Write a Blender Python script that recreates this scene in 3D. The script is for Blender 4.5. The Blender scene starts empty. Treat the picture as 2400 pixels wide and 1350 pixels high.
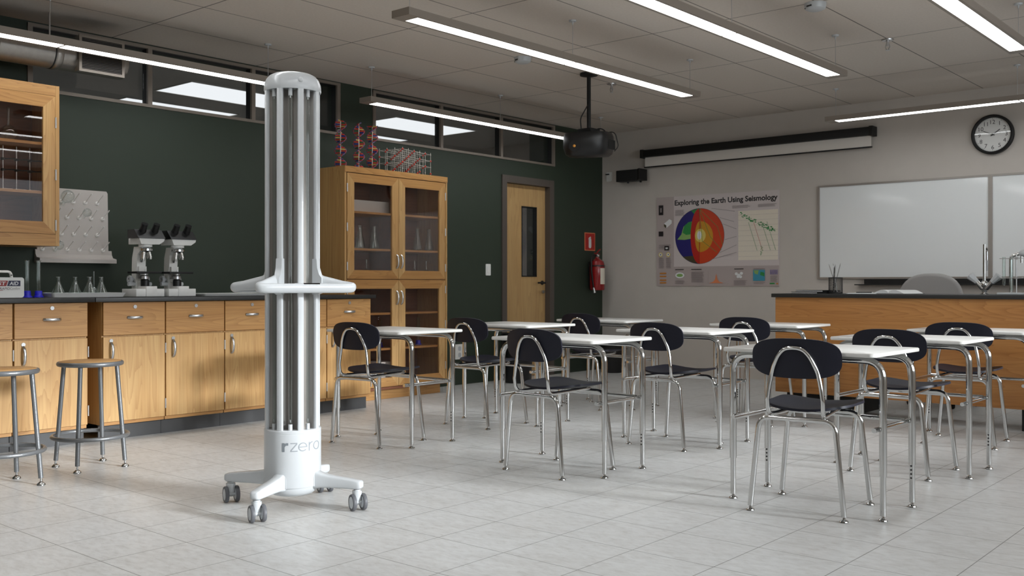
import bpy, bmesh, math, random
from mathutils import Vector, Matrix
PI = math.pi
sin, cos, rad = math.sin, math.cos, math.radians
SC = bpy.context.scene
COL = SC.collection
random.seed(7)

# ---------------------------------------------------------------- camera
YAW = 0.709
cam_d = bpy.data.cameras.new('camera')
cam = bpy.data.objects.new('camera', cam_d)
COL.objects.link(cam)
cam.location = (0, 0, 1.0)
cam.rotation_euler = (PI / 2, 0, YAW)
cam_d.sensor_width = 36.0
cam_d.lens = 2322.0 * 36.0 / 2400.0
cam_d.shift_y = -8.0 / 2400.0
cam_d.clip_start = 0.02
cam_d.dof.use_dof = True
cam_d.dof.focus_distance = 4.35
cam_d.dof.aperture_fstop = 8.0
SC.camera = cam

# ---------------------------------------------------------------- world, daylight, exposure
W = bpy.data.worlds.new('outdoor_sky')
SC.world = W
W.use_nodes = True
W.node_tree.nodes['Background'].inputs[0].default_value = (0.75, 0.85, 1.0, 1)
W.node_tree.nodes['Background'].inputs[1].default_value = 0.4

def area_light(name, loc, rot, sx, sy, power, color):
    l = bpy.data.lights.new(name, 'AREA')
    l.shape = 'RECTANGLE'; l.size = sx; l.size_y = sy
    l.energy = power; l.color = color
    o = bpy.data.objects.new(name, l); COL.objects.link(o)
    o.location = loc; o.rotation_euler = rot
    return o
XR = 2.4                      # right wall plane (out of frame, behind the view's right edge)
WIN_R = [(0.8, 3.2), (3.3, 5.7), (5.8, 8.2)]
ZR0, ZR1 = 1.02, 2.64
DAY = 46.0
for (y0, y1), q_ in zip(WIN_R, (1.0, 1.0, 0.25)):        # skylight entering each window of the right wall
    area_light('window_daylight', (XR + 0.16, (y0 + y1) / 2, (ZR0 + ZR1) / 2), (0, PI / 2, 0), ZR1 - ZR0, y1 - y0, DAY * q_, (0.90, 0.96, 1.0))
sun_d = bpy.data.lights.new('hazy_sun', 'SUN'); sun_d.energy = 5.1; sun_d.angle = rad(8); sun_d.color = (0.93, 0.97, 1.0)
sun = bpy.data.objects.new('hazy_sun', sun_d); COL.objects.link(sun)
sun.rotation_euler = Vector((-1.0, -0.23, -0.25)).to_track_quat('-Z', 'Y').to_euler()
LAMP = 13.0
SC.view_settings.view_transform = 'Standard'
SC.view_settings.look = 'None'
SC.view_settings.exposure = 0.0
SC.view_settings.gamma = 1.0
SC.view_settings.use_curve_mapping = False
SC.cycles.use_denoising = True
SC.cycles.max_bounces = 10
SC.cycles.diffuse_bounces = 4
SC.cycles.glossy_bounces = 5
SC.cycles.transparent_max_bounces = 24
SC.cycles.caustics_reflective = False
SC.cycles.caustics_refractive = False
SC.cycles.sample_clamp_indirect = 6.0

# ---------------------------------------------------------------- materials
def s2l(c):
    return tuple(((v / 255.0) / 12.92 if v <= 10 else (((v / 255.0) + 0.055) / 1.055) ** 2.4) for v in c)

class NT:
    def __init__(self, name):
        self.m = bpy.data.materials.new(name); self.m.use_nodes = True
        self.t = self.m.node_tree; self.n = self.t.nodes
        self.b = self.n['Principled BSDF']; self.out = self.n['Material Output']
    def add(self, typ, **kw):
        nd = self.n.new(typ)
        for k, v in kw.items(): setattr(nd, k, v)
        return nd
    def link(self, a, b): self.t.links.new(a, b)
    def math(self, op, a, b=None, c=None, clamp=False):
        nd = self.n.new('ShaderNodeMath'); nd.operation = op; nd.use_clamp = clamp
        for i, v in enumerate((a, b, c)):
            if v is None: continue
            if isinstance(v, (int, float)): nd.inputs[i].default_value = v
            else: self.link(v, nd.inputs[i])
        return nd.outputs[0]
    def noise(self, vec, scale, detail=4, rough=0.55, dist=0.0):
        nd = self.n.new('ShaderNodeTexNoise')
        nd.inputs['Scale'].default_value = scale; nd.inputs['Detail'].default_value = detail
        nd.inputs['Roughness'].default_value = rough; nd.inputs['Distortion'].default_value = dist
        if vec is not None: self.link(vec, nd.inputs['Vector'])
        return nd.outputs['Fac']
    def obj(self):
        return self.n.new('ShaderNodeTexCoord').outputs['Object']
    def mapping(self, vec, scale=(1, 1, 1), loc=(0, 0, 0), rot=(0, 0, 0)):
        nd = self.n.new('ShaderNodeMapping')
        nd.inputs['Scale'].default_value = scale; nd.inputs['Location'].default_value = loc
        nd.inputs['Rotation'].default_value = rot
        self.link(vec, nd.inputs['Vector'])
        return nd.outputs['Vector']
    def ramp(self, fac, stops):
        nd = self.n.new('ShaderNodeValToRGB')
        el = nd.color_ramp.elements
        while len(el) < len(stops): el.new(0.5)
        for e, (p, c) in zip(el, stops):
            e.position = p; e.color = (*c, 1)
        self.link(fac, nd.inputs['Fac'])
        return nd.outputs['Color']
    def mix(self, fac, a, b, mode='MIX'):
        nd = self.n.new('ShaderNodeMix'); nd.data_type = 'RGBA'; nd.blend_type = mode
        for i, v in ((0, fac), (6, a), (7, b)):
            if isinstance(v, (int, float)): nd.inputs[i].default_value = v
            elif isinstance(v, tuple): nd.inputs[i].default_value = (*v, 1)
            else: self.link(v, nd.inputs[i])
        return nd.outputs[2]
    def bump(self, h, strength=0.1, dist=0.01):
        nd = self.n.new('ShaderNodeBump')
        nd.inputs['Strength'].default_value = strength; nd.inputs['Distance'].default_value = dist
        self.link(h, nd.inputs['Height']); self.link(nd.outputs['Normal'], self.b.inputs['Normal'])

def plain(name, col, rough=0.5, metal=0.0, coat=0.0, var=0.0, vscale=6.0, bump=0.0, bscale=200.0, emit=0.0, spec=0.5):
    t = NT(name)
    c = s2l(col)
    b = t.b
    b.inputs['Base Color'].default_value = (*c, 1)
    b.inputs['Roughness'].default_value = rough
    b.inputs['Metallic'].default_value = metal
    b.inputs['Coat Weight'].default_value = coat
    b.inputs['Specular IOR Level'].default_value = spec
    if var > 0:
        f = t.noise(t.obj(), vscale, 5)
        lo = tuple(v * (1 - var) for v in c); hi = tuple(min(1, v * (1 + var)) for v in c)
        t.link(t.ramp(f, [(0.3, lo), (0.7, hi)]), b.inputs['Base Color'])
    if bump > 0:
        t.bump(t.noise(t.obj(), bscale, 3), bump, 0.002)
    if emit > 0:
        b.inputs['Emission Color'].default_value = (*c, 1)
        b.inputs['Emission Strength'].default_value = emit
    return t.m

def lines(t, coord, off, sp, w, soft=0.6):
    """1 on the joint lines of a regular grid, 0 elsewhere"""
    v = t.math('SUBTRACT', coord, off)
    v = t.math('DIVIDE', v, sp)
    fr = t.math('FRACT', v)
    d = t.math('MULTIPLY', t.math('MINIMUM', fr, t.math('SUBTRACT', 1.0, fr)), sp)
    nd = t.add('ShaderNodeMapRange'); nd.interpolation_type = 'SMOOTHSTEP'
    t.link(d, nd.inputs[0])
    nd.inputs[1].default_value = w * 0.5 * (1 - soft); nd.inputs[2].default_value = w * 0.5 * (1 + soft)
    nd.inputs[3].default_value = 1.0; nd.inputs[4].default_value = 0.0
    return nd.outputs[0]

def floor_mat():
    t = NT('stone_floor_tile')
    co = t.obj()
    sx = t.add('ShaderNodeSeparateXYZ'); t.link(co, sx.inputs[0])
    la = lines(t, sx.outputs[0], 0.3196, 0.34367, 0.0035)
    lb = lines(t, sx.outputs[1], 0.02756, 0.34453, 0.0035)
    ln = t.math('MAXIMUM', la, lb)
    # streaks run diagonally over the tiles (as printed stone)
    m1 = t.mapping(co, scale=(3.4, 7.5, 1), rot=(0, 0, rad(-40)))
    n1 = t.noise(m1, 2.0, 8, 0.62, 0.6)
    m2 = t.mapping(co, scale=(8, 20, 1), rot=(0, 0, rad(-40)))
    n2 = t.noise(m2, 2.2, 6, 0.7, 0.4)
    n3 = t.noise(co, 1.1, 4, 0.5)
    base = t.ramp(n1, [(0.30, s2l((190, 190, 187))), (0.52, s2l((210, 211, 210))), (0.72, s2l((220, 222, 222)))])
    fine = t.ramp(n2, [(0.34, s2l((180, 177, 172))), (0.50, s2l((210, 211, 210))), (0.70, s2l((226, 228, 228)))])
    c = t.mix(0.45, base, fine)
    c = t.mix(0.16, c, t.ramp(n3, [(0.35, s2l((186, 180, 172))), (0.65, s2l((216, 220, 222)))]))
    c = t.mix(t.math('MULTIPLY', ln, 0.8), c, s2l((80, 78, 75)))
    t.link(c, t.b.inputs['Base Color'])
    r = t.ramp(n2, [(0.3, (0.42,) * 3), (0.7, (0.30,) * 3)])
    t.link(r, t.b.inputs['Roughness'])
    t.b.inputs['Specular IOR Level'].default_value = 0.45
    t.bump(t.math('SUBTRACT', t.math('MULTIPLY', n2, 0.25), ln), 0.12, 0.002)
    return t.m

def ceiling_mat():
    t = NT('ceiling_panel')
    co = t.obj()
    sx = t.add('ShaderNodeSeparateXYZ'); t.link(co, sx.inputs[0])
    la = lines(t, sx.outputs[0], 0.42535, 0.60764, 0.008)
    lb = lines(t, sx.outputs[1], 1.0964, 1.22505, 0.008)
    ln = t.math('MAXIMUM', la, lb)
    n = t.noise(co, 60, 3)
    c = t.ramp(n, [(0.3, s2l((214, 204, 194))), (0.7, s2l((221, 211, 201)))])
    c = t.mix(t.math('MULTIPLY', ln, 0.85), c, s2l((60, 56, 52)))
    t.link(c, t.b.inputs['Base Color'])
    t.b.inputs['Roughness'].default_value = 0.8
    t.bump(t.math('SUBTRACT', 0.0, ln), 0.3, 0.004)
    return t.m

def wood(name, axis, dark, mid, light, rough=0.38, figure=1.0, scale=1.0):
    """flat-sawn grain: contour lines of a noise field stretched along the grain axis"""
    t = NT(name)
    co = t.obj()
    oi = t.add('ShaderNodeObjectInfo')
    cmb = t.add('ShaderNodeCombineXYZ')
    sh = t.math('MULTIPLY', oi.outputs['Random'], 37.0)
    for i in range(3): t.link(sh, cmb.inputs[i])
    ad = t.add('ShaderNodeVectorMath'); ad.operation = 'ADD'
    t.link(co, ad.inputs[0]); t.link(cmb.outputs[0], ad.inputs[1])
    v = ad.outputs[0]
    s1 = [7.0 * scale] * 3; s1[axis] = 0.50 * scale
    s2 = [70.0] * 3; s2[axis] = 1.6
    s3 = [7.0] * 3; s3[axis] = 0.8
    n1 = t.noise(t.mapping(v, scale=tuple(s1)), 1.0, 2, 0.4, 0.3)
    n4 = t.noise(t.mapping(v, scale=tuple([22.0 if k != axis else 1.1 for k in range(3)])), 1.0, 3, 0.5)
    g = t.math('FRACT', t.math('ADD', t.math('MULTIPLY', n1, 26.0 * figure), t.math('MULTIPLY', n4, 1.6)))
    g = t.math('MULTIPLY', t.math('POWER', g, 2.6), t.math('ADD', n4, 0.15))
    n2 = t.noise(t.mapping(v, scale=tuple(s2)), 1.0, 4, 0.6)
    n3 = t.noise(t.mapping(v, scale=tuple(s3)), 1.0, 3, 0.5)
    c = t.ramp(n3, [(0.28, mid), (0.72, light)])
    c = t.mix(t.math('MULTIPLY', g, 0.62), c, dark)
    c = t.mix(t.math('MULTIPLY', t.math('SUBTRACT', n2, 0.35, clamp=True), 0.9), c, dark)
    t.link(c, t.b.inputs['Base Color'])
    t.b.inputs['Roughness'].default_value = rough
    t.bump(n2, 0.05, 0.001)
    return t.m

def glass_pane(name, tint=(1, 1, 1), refl=1.0):
    t = NT(name)
    tr = t.add('ShaderNodeBsdfTransparent'); tr.inputs[0].default_value = (*tint, 1)
    gl = t.add('ShaderNodeBsdfGlossy'); gl.inputs['Roughness'].default_value = 0.015
    fr = t.add('ShaderNodeFresnel'); ge = t.add('ShaderNodeNewGeometry')
    t.link(t.math('SUBTRACT', 1.5, t.math('MULTIPLY', ge.outputs['Backfacing'], 1.5 - 1 / 1.5)), fr.inputs['IOR'])   # same index on both faces of the sheet
    mx = t.add('ShaderNodeMixShader')
    t.link(t.math('MULTIPLY', fr.outputs[0], refl), mx.inputs[0])
    t.link(tr.outputs[0], mx.inputs[1]); t.link(gl.outputs[0], mx.inputs[2])
    t.link(mx.outputs[0], t.out.inputs['Surface'])
    return t.m

def glass_ware(name):
    t = NT(name)
    tr = t.add('ShaderNodeBsdfTransparent'); tr.inputs[0].default_value = (0.93, 0.96, 0.95, 1)
    gl = t.add('ShaderNodeBsdfGlossy'); gl.inputs['Roughness'].default_value = 0.04
    lw = t.add('ShaderNodeLayerWeight'); lw.inputs['Blend'].default_value = 0.35
    mx = t.add('ShaderNodeMixShader')
    f = t.math('ADD', t.math('MULTIPLY', lw.outputs['Facing'], 0.42), 0.05)
    t.link(f, mx.inputs[0])
    t.link(tr.outputs[0], mx.inputs[1]); t.link(gl.outputs[0], mx.inputs[2])
    t.link(mx.outputs[0], t.out.inputs['Surface'])
    return t.m

def emissive(name, col, strength):
    t = NT(name)
    e = t.add('ShaderNodeEmission'); e.inputs[0].default_value = (*col, 1); e.inputs[1].default_value = strength
    t.link(e.outputs[0], t.out.inputs['Surface'])
    return t.m

WD, WM, WL = s2l((136, 86, 40)), s2l((182, 132, 74)), s2l((198, 152, 94))
M = dict(
    floor=floor_mat(), ceiling=ceiling_mat(),
    green=plain('green_wall_paint', (45, 56, 44), 0.6, var=0.03, bump=0.05),
    grey_wall=plain('warm_grey_wall_paint', (202, 195, 187), 0.75, var=0.02, bump=0.05),
    corridor=plain('corridor_paint', (216, 212, 206), 0.8, var=0.02),
    wood_v=wood('maple_vertical_grain_sunlit', 2, s2l((160, 112, 60)), s2l((196, 150, 92)), s2l((210, 172, 116)), figure=.8),  # paler than the other maple: sunlight on the doors is put into the colour
    wood_h=wood('maple_horizontal_grain', 1, WD, WM, WL),
    wood_x=wood('maple_depth_grain', 0, WD, WM, WL),
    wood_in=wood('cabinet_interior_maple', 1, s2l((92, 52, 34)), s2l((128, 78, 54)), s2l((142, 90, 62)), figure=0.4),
    desk_wood=wood('teacher_desk_oak', 0, s2l((134, 80, 36)), s2l((182, 124, 66)), s2l((198, 142, 82)), figure=1.3, scale=0.8),
    door_wood=wood('door_ash_veneer', 2, s2l((158, 122, 76)), s2l((190, 154, 102)), s2l((202, 168, 116)), figure=0.5),
    seat_wood=wood('stool_seat_wood', 0, s2l((160, 108, 56)), s2l((206, 158, 98)), s2l((216, 170, 112)), figure=0.7),
    black_top=plain('black_worktop_resin', (34, 34, 33), 0.42, var=0.05),
    kick=plain('black_toe_kick', (62, 62, 63), 0.45),
    black=plain('black_plastic', (20, 20, 21), 0.38),
    matte_black=plain('matte_black_metal', (14, 14, 14), 0.6),
    steel=plain('brushed_steel', (205, 205, 205), 0.28, 1.0),
    chrome=plain('chrome_tube', (206, 206, 205), 0.10, 1.0),
    hammered=plain('grey_hammered_enamel', (128, 130, 132), 0.35, 0.55, bump=0.35, bscale=160),
    duct=plain('galvanised_duct', (165, 160, 154), 0.33, 0.9, var=0.08, vscale=40),
    frame=plain('taupe_window_frame', (138, 128, 118), 0.45, 0.2),
    frame_dark=plain('dark_frame_reveal', (20, 20, 19), 0.6),
    door_frame=plain('dark_taupe_door_frame', (86, 78, 72), 0.5),
    housing=plain('taupe_lamp_housing', (150, 140, 130), 0.5, 0.1),
    lamp=emissive('lamp_diffuser', (0.97, 0.99, 1.0), LAMP),
    corr_lamp=emissive('corridor_lamp_diffuser', (0.93, 0.97, 1.0), 1.0),
    white=plain('white_plastic', (198, 201, 203), 0.28, coat=0.1),
    white_matte=plain('white_enamel', (240, 240, 237), 0.5),
    white_top=plain('white_laminate', (210, 209, 205), 0.3, var=0.01),
    navy=plain('navy_moulded_plastic', (19, 20, 34), 0.5, bump=0.05, bscale=300, spec=0.35),
    core=plain('polished_reflector', (186, 182, 178), 0.30, 0.8),
    tube=glass_ware('lamp_tube_glass'), glass=glass_ware('laboratory_glass'),
    pane=glass_pane('window_pane'), cab_pane=glass_pane('cabinet_pane', (0.93, 0.9, 0.88), 0.9),
    screen=plain('dark_display', (12, 12, 13), 0.12),
    tyre=plain('grey_caster_tyre', (92, 93, 97), 0.5), tyre_dark=plain('dark_tyre', (50, 49, 50), 0.6),
    panel_grey=plain('light_grey_panel', (196, 200, 203), 0.35),
    logo=plain('grey_print', (150, 155, 160), 0.4), logo_dark=plain('dark_grey_print', (120, 126, 131), 0.4),
    poster=plain('poster_paper_mauve_grey', (212, 202, 200), 0.4), poster_foot=plain('poster_band_grey', (184, 172, 169), 0.4),
    ink=plain('black_ink', (26, 20, 24), 0.5), ink_grey=plain('grey_ink', (140, 130, 130), 0.5),
    cream=plain('cream_chart', (236, 227, 210), 0.45),
    red=plain('signal_red', (184, 34, 26), 0.35), red_dark=plain('extinguisher_red', (150, 24, 26), 0.25, coat=0.4),
    orange_red=plain('mantle_red', (206, 66, 28), 0.45), deep_red=plain('cut_face_red', (186, 34, 22), 0.45),
    ochre=plain('outer_core_ochre', (206, 146, 36), 0.45), yellow=plain('inner_core_yellow', (226, 206, 110), 0.45),
    ocean=plain('ocean_blue', (34, 30, 110), 0.45), land=plain('land_green', (46, 140, 70), 0.45), land2=plain('land_pale_green', (140, 180, 104), 0.45),
    ice=plain('polar_brown', (70, 64, 40), 0.45), peach=plain('peach_ink', (224, 136, 92), 0.5), amber=plain('amber_ink', (206, 132, 48), 0.5),
    teal=plain('teal_print', (64, 150, 176), 0.5), violet=plain('violet_print', (130, 116, 168), 0.5),
    board=plain('whiteboard_enamel', (242, 245, 245), 0.07), alu=plain('aluminium_trim', (176, 170, 164), 0.35, 0.8),
    fabric=plain('grey_chair_fabric', (168, 166, 164), 0.9, bump=0.4, bscale=500),
    paper=plain('paper', (232, 234, 234), 0.7), cloth_screen=plain('screen_fabric', (232, 226, 218), 0.8),
    blue=plain('blue_plastic', (34, 34, 190), 0.35), navy_print=plain('navy_label', (30, 30, 66), 0.4), red_print=plain('dark_red_label', (150, 44, 42), 0.4),
    rack=plain('rack_grey_plastic', (196, 190, 185), 0.45), peg=plain('white_peg', (244, 243, 240), 0.4),
    ball_red=plain('ball_red', (190, 52, 34), 0.35), ball_blue=plain('ball_blue', (40, 32, 130), 0.35), ball_yellow=plain('ball_yellow', (206, 170, 84), 0.35), ball_green=plain('ball_green', (40, 80, 44), 0.35),
    strand=plain('strand_purple', (110, 92, 140), 0.4), rod=plain('pale_rod', (196, 192, 184), 0.35, 0.3),
    lens=plain('lens_amber_glint', (220, 150, 60), 0.15),  # amber colour stands in for the glint on the projector lens
    mesh_black=plain('black_wire_mesh', (38, 36, 35), 0.5),
    wood_pencil=plain('pencil_grey', (150, 148, 146), 0.5), box_white=plain('white_carton', (222, 224, 224), 0.6),
    ground=plain('pale_ground', (150, 155, 150), 0.9, var=0.1),
)

# ---------------------------------------------------------------- mesh helpers
class MB:
    def __init__(self): self.v = []; self.f = []; self.mi = []; self.mats = []
    def _m(self, m):
        if m is None: m = self.mats[0] if self.mats else None
        if m not in self.mats: self.mats.append(m)
        return self.mats.index(m)
    def raw(self, vs, fs, m=None):
        k = self._m(m); o = len(self.v)
        self.v += [tuple(p) for p in vs]
        self.f += [tuple(i + o for i in f) for f in fs]; self.mi += [k] * len(fs)
        return self
    def bm(self, b, m=None):
        b.verts.ensure_lookup_table(); b.verts.index_update()
        self.raw([v.co[:] for v in b.verts], [[v.index for v in f.verts] for f in b.faces], m); b.free(); return self
    def box(self, x0, x1, y0, y1, z0, z1, m=None, bev=0.0, seg=2):
        b = bmesh.new(); bmesh.ops.create_cube(b, size=1.0)
        for v in b.verts:
            v.co = Vector(((x0 + x1) / 2 + v.co.x * (x1 - x0), (y0 + y1) / 2 + v.co.y * (y1 - y0), (z0 + z1) / 2 + v.co.z * (z1 - z0)))
        if bev > 0: bmesh.ops.bevel(b, geom=list(b.edges), offset=bev, segments=seg, affect='EDGES', profile=0.5)
        return self.bm(b, m)
    def tube(self, pts, r, m=None, n=12, closed=False, sec=None):
        """sweep a circle (or the ellipse sec[i]=(side, up)) along pts"""
        P = [Vector(p) for p in pts]; N = len(P)
        T = []
        for i in range(N):
            a = P[i - 1] if (i > 0 or closed) else P[i]
            b = P[(i + 1) % N] if (i < N - 1 or closed) else P[i]
            T.append((b - a).normalized())
        up = Vector((0, 0, 1)) if abs(T[0].z) < 0.9 else Vector((0, 1, 0))
        nrm = (up - T[0] * up.dot(T[0])).normalized()
        vs = []; R = r if isinstance(r, (list, tuple)) else [r] * N
        for i in range(N):
            if i: 
                nrm = nrm - T[i] * nrm.dot(T[i])
                nrm.normalize()
            bi = T[i].cross(nrm)
            for k in range(n):
                a = 2 * PI * k / n
                if sec: vs.append(P[i] + bi * cos(a) * sec[i][0] + nrm * sin(a) * sec[i][1])
                else: vs.append(P[i] + (bi * cos(a) + nrm * sin(a)) * R[i])
        fs = []
        for i in range(N if closed else N - 1):
            j = (i + 1) % N
            for k in range(n):
                k2 = (k + 1) % n
                fs.append((i * n + k, i * n + k2, j * n + k2, j * n + k))
        if not closed: fs += [tuple(range(n))[::-1], tuple(range((N - 1) * n, N * n))]
        return self.raw(vs, fs, m)
    def cyl(self, p0, p1, r0, r1=None, m=None, n=20):
        return self.tube([p0, p1], [r0, r0 if r1 is None else r1], m, n)
    def lathe(self, prof, c=(0, 0, 0), m=None, n=32, cap=False):
        vs = []; fs = []; K = len(prof)
        for (r, z) in prof:
            for k in range(n):
                a = 2 * PI * k / n
                vs.append((c[0] + r * cos(a), c[1] + r * sin(a), c[2] + z))
        for i in range(K - 1):
            for k in range(n):
                k2 = (k + 1) % n
                fs.append((i * n + k, i * n + k2, (i + 1) * n + k2, (i + 1) * n + k))
        if cap or prof[0][0] > 0.0005 and cap: pass
        if cap: fs += [tuple(range(n))[::-1], tuple(range((K - 1) * n, K * n))]
        return self.raw(vs, fs, m)
    def sphere(self, c, r, m=None, n=12, sc=(1, 1, 1)):
        K = max(4, n // 2 + 1); vs = [(c[0], c[1], c[2] - r * sc[2])]; fs = []
        for i in range(1, K):
            t = -PI / 2 + PI * i / K
            for k in range(n):
                a = 2 * PI * k / n
                vs.append((c[0] + r * cos(t) * cos(a) * sc[0], c[1] + r * cos(t) * sin(a) * sc[1], c[2] + r * sin(t) * sc[2]))
        vs.append((c[0], c[1], c[2] + r * sc[2])); L = len(vs) - 1
        for k in range(n):
            k2 = (k + 1) % n
            fs.append((0, 1 + k2, 1 + k)); fs.append((L, 1 + (K - 2) * n + k, 1 + (K - 2) * n + k2))
            for i in range(K - 2):
                fs.append((1 + i * n + k, 1 + i * n + k2, 1 + (i + 1) * n + k2, 1 + (i + 1) * n + k))
        return self.raw(vs, fs, m)
    def prism(self, out, axis, d0, d1, m=None):
        """extrude a 2-D outline; axis 'x': outline (y,z); 'y': (x,z); 'z': (x,y)"""
        def P(q, d): return {'x': (d, q[0], q[1]), 'y': (q[0], d, q[1]), 'z': (q[0], q[1], d)}[axis]
        n = len(out)
        vs = [P(q, d0) for q in out] + [P(q, d1) for q in out]
        fs = [tuple(range(n))[::-1], tuple(range(n, 2 * n))] + [(i, (i + 1) % n, n + (i + 1) % n, n + i) for i in range(n)]
        return self.raw(vs, fs, m)
    def xf(self, mat):
        self.v = [tuple(mat @ Vector(p)) for p in self.v]; return self
    def join(self, other, mat=None):
        o = len(self.v); self.v += [tuple(mat @ Vector(p)) if mat else p for p in other.v]
        for f, k in zip(other.f, other.mi):
            self.f.append(tuple(i + o for i in f)); self.mi.append(self._m(other.mats[k]))
        return self
    def build(self, name, m=None, parent=None, smooth=40, loc=None):
        me = bpy.data.meshes.new(name)
        me.from_pydata(self.v, [], self.f)
        b = bmesh.new(); b.from_mesh(me); bmesh.ops.recalc_face_normals(b, faces=b.faces); b.to_mesh(me); b.free()
        mats = list(self.mats)
        if m is not None: mats = [m if x is None else x for x in mats]
        for x in mats: me.materials.append(x)
        for p, k in zip(me.polygons, self.mi): p.material_index = k
        if smooth:
            me.polygons.foreach_set('use_smooth', [True] * len(me.polygons))
            me.set_sharp_from_angle(angle=rad(smooth))
        o = bpy.data.objects.new(name, me); COL.objects.link(o)
        if parent: o.parent = parent
        if loc: o.location = loc
        return o

def fillet(pts, r, seg=6):
    P = [Vector(p) for p in pts]; out = [P[0]]
    for i in range(1, len(P) - 1):
        a, b, c = P[i - 1], P[i], P[i + 1]
        d1 = (a - b); d2 = (c - b); l1, l2 = d1.length, d2.length
        d1.normalize(); d2.normalize()
        ang = d1.angle(d2)
        if ang > PI - 0.01: out.append(b); continue
        rr = r[i - 1] if isinstance(r, (list, tuple)) else r
        t = min(rr / math.tan(ang / 2), l1 * 0.49, l2 * 0.49)
        p0, p1 = b + d1 * t, b + d2 * t
        for k in range(seg + 1):
            s = k / seg
            out.append(p0 * (1 - s) ** 2 + b * 2 * s * (1 - s) + p1 * s * s)
    out.append(P[-1]); return out

def rrect(w, h, r, seg=5, cx=0, cy=0):
    o = []
    for (sx, sy, a0) in ((1, 1, 0), (-1, 1, 90), (-1, -1, 180), (1, -1, 270)):
        for k in range(seg + 1):
            a = rad(a0 + 90 * k / seg)
            o.append((cx + sx * (w / 2 - r) + r * cos(a), cy + sy * (h / 2 - r) + r * sin(a)))
    return o
def circle(r, n=24, cx=0, cy=0): return [(cx + r * cos(2 * PI * k / n), cy + r * sin(2 * PI * k / n)) for k in range(n)]
def ribbon(pts, w, sub=0):
    """flat stroke of width w along 2-D points -> list of quads"""
    if sub: pts = [tuple(Vector(pts[i]).lerp(Vector(pts[i + 1]), k / sub)) for i in range(len(pts) - 1) for k in range(sub)] + [pts[-1]]
    L, R = [], []
    n = len(pts)
    for i in range(n):
        a = Vector(pts[max(0, i - 1)]); b = Vector(pts[min(n - 1, i + 1)])
        d = (b - a).normalized(); nn = Vector((-d.y, d.x)); p = Vector(pts[i])
        L.append(p + nn * w / 2); R.append(p - nn * w / 2)
    return [(L[i], L[i + 1], R[i + 1], R[i]) for i in range(n - 1)]

def text_polys(s, size, offset=0.0, shear=0.0, align='LEFT', space=1.0):
    cu = bpy.data.curves.new('glyphs', 'FONT'); cu.body = s; cu.size = size; cu.offset = offset; cu.shear = shear
    cu.align_x = align; cu.space_character = space; cu.resolution_u = 3
    o = bpy.data.objects.new('glyphs', cu); COL.objects.link(o)
    bpy.context.view_layer.update()
    me = bpy.data.meshes.new_from_object(o.evaluated_get(bpy.context.evaluated_depsgraph_get()))
    vs = [v.co[:2] for v in me.vertices]; fs = [tuple(p.vertices) for p in me.polygons]
    bpy.data.objects.remove(o); bpy.data.curves.remove(cu); bpy.data.meshes.remove(me)
    return vs, fs
def text_fit(s, width, height, **kw):
    """glyph outlines scaled so that the whole string fills width x height from (0,0)"""
    vs, fs = text_polys(s, 1.0, **kw)
    x0 = min(v[0] for v in vs); x1 = max(v[0] for v in vs); y0 = min(v[1] for v in vs); y1 = max(v[1] for v in vs)
    return [((v[0] - x0) / (x1 - x0) * width, (v[1] - y0) / (y1 - y0) * height) for v in vs], fs

# ---------------------------------------------------------------- scene-object helpers
def tag(o, label, cat, group=None):
    o['label'] = label; o['category'] = cat
    if group: o['group'] = group
    return o
def thing(name, label, cat, loc=(0, 0, 0), rz=0.0, group=None):
    o = bpy.data.objects.new(name, None); COL.objects.link(o); o.empty_display_size = 0.1
    o.location = loc; o.rotation_euler = (0, 0, rz)
    return tag(o, label, cat, group)
def struct(mb, name, m=None, parent=None, smooth=0):
    o = mb.build(name, m, parent, smooth); 
    if parent is None: o['kind'] = 'structure'
    return o
def copy_tree(o, parent=None):
    c = o.copy(); COL.objects.link(c)
    if parent is not None: c.parent = parent
    for ch in list(o.children): copy_tree(ch, c)
    return c
def dup(src, loc, rz, label, group=None):
    c = copy_tree(src); c.location = loc; c.rotation_euler = (0, 0, rz); c['label'] = label
    if group: c['group'] = group
    return c

# ================================================================= THE SETTING
XL, YF, ZC = -6.84, 9.62, 2.783
YB = -2.6
TH = 0.36
struct(MB().box(XL - 3.4, XR + 0.3, YB - 0.3, YF + 0.3, -0.12, 0.0), 'floor', M['floor'])
struct(MB().box(XL, XR + 0.3, YB - 0.3, YF + 0.3, ZC, ZC + 0.12), 'ceiling', M['ceiling'])
struct(MB().box(XL - 3.4, XR + 0.3, YF, YF + 0.2, 0, ZC), 'wall_front', M['grey_wall'])
struct(MB().box(XL - 3.4, XR + 0.3, YB - 0.2, YB, 0, ZC), 'wall_back', M['grey_wall'])
# left wall with two clerestory openings and a doorway
ZW0, ZW1 = 2.318, 2.772
W1 = (2.945, 5.64); W2 = (6.02, 8.70)
DY0, DY1, DZ = 7.835, 8.65, 2.125
wl = MB()
def wseg(y0, y1, z0, z1): wl.box(XL - TH, XL, y0, y1, z0, z1)
wseg(YB, W1[0], 0, ZC); wseg(W1[0], W1[1], 0, ZW0); wseg(W1[0], W1[1], ZW1, ZC)
wseg(W1[1], W2[0], 0, ZC)
wseg(W2[0], DY0, 0, ZW0); wseg(DY0, DY1, DZ, ZW0); wseg(DY1, W2[1], 0, ZW0); wseg(W2[0], W2[1], ZW1, ZC); wseg(W2[1], YF, 0, ZC)
struct(wl, 'wall_left', M['green'])
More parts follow.
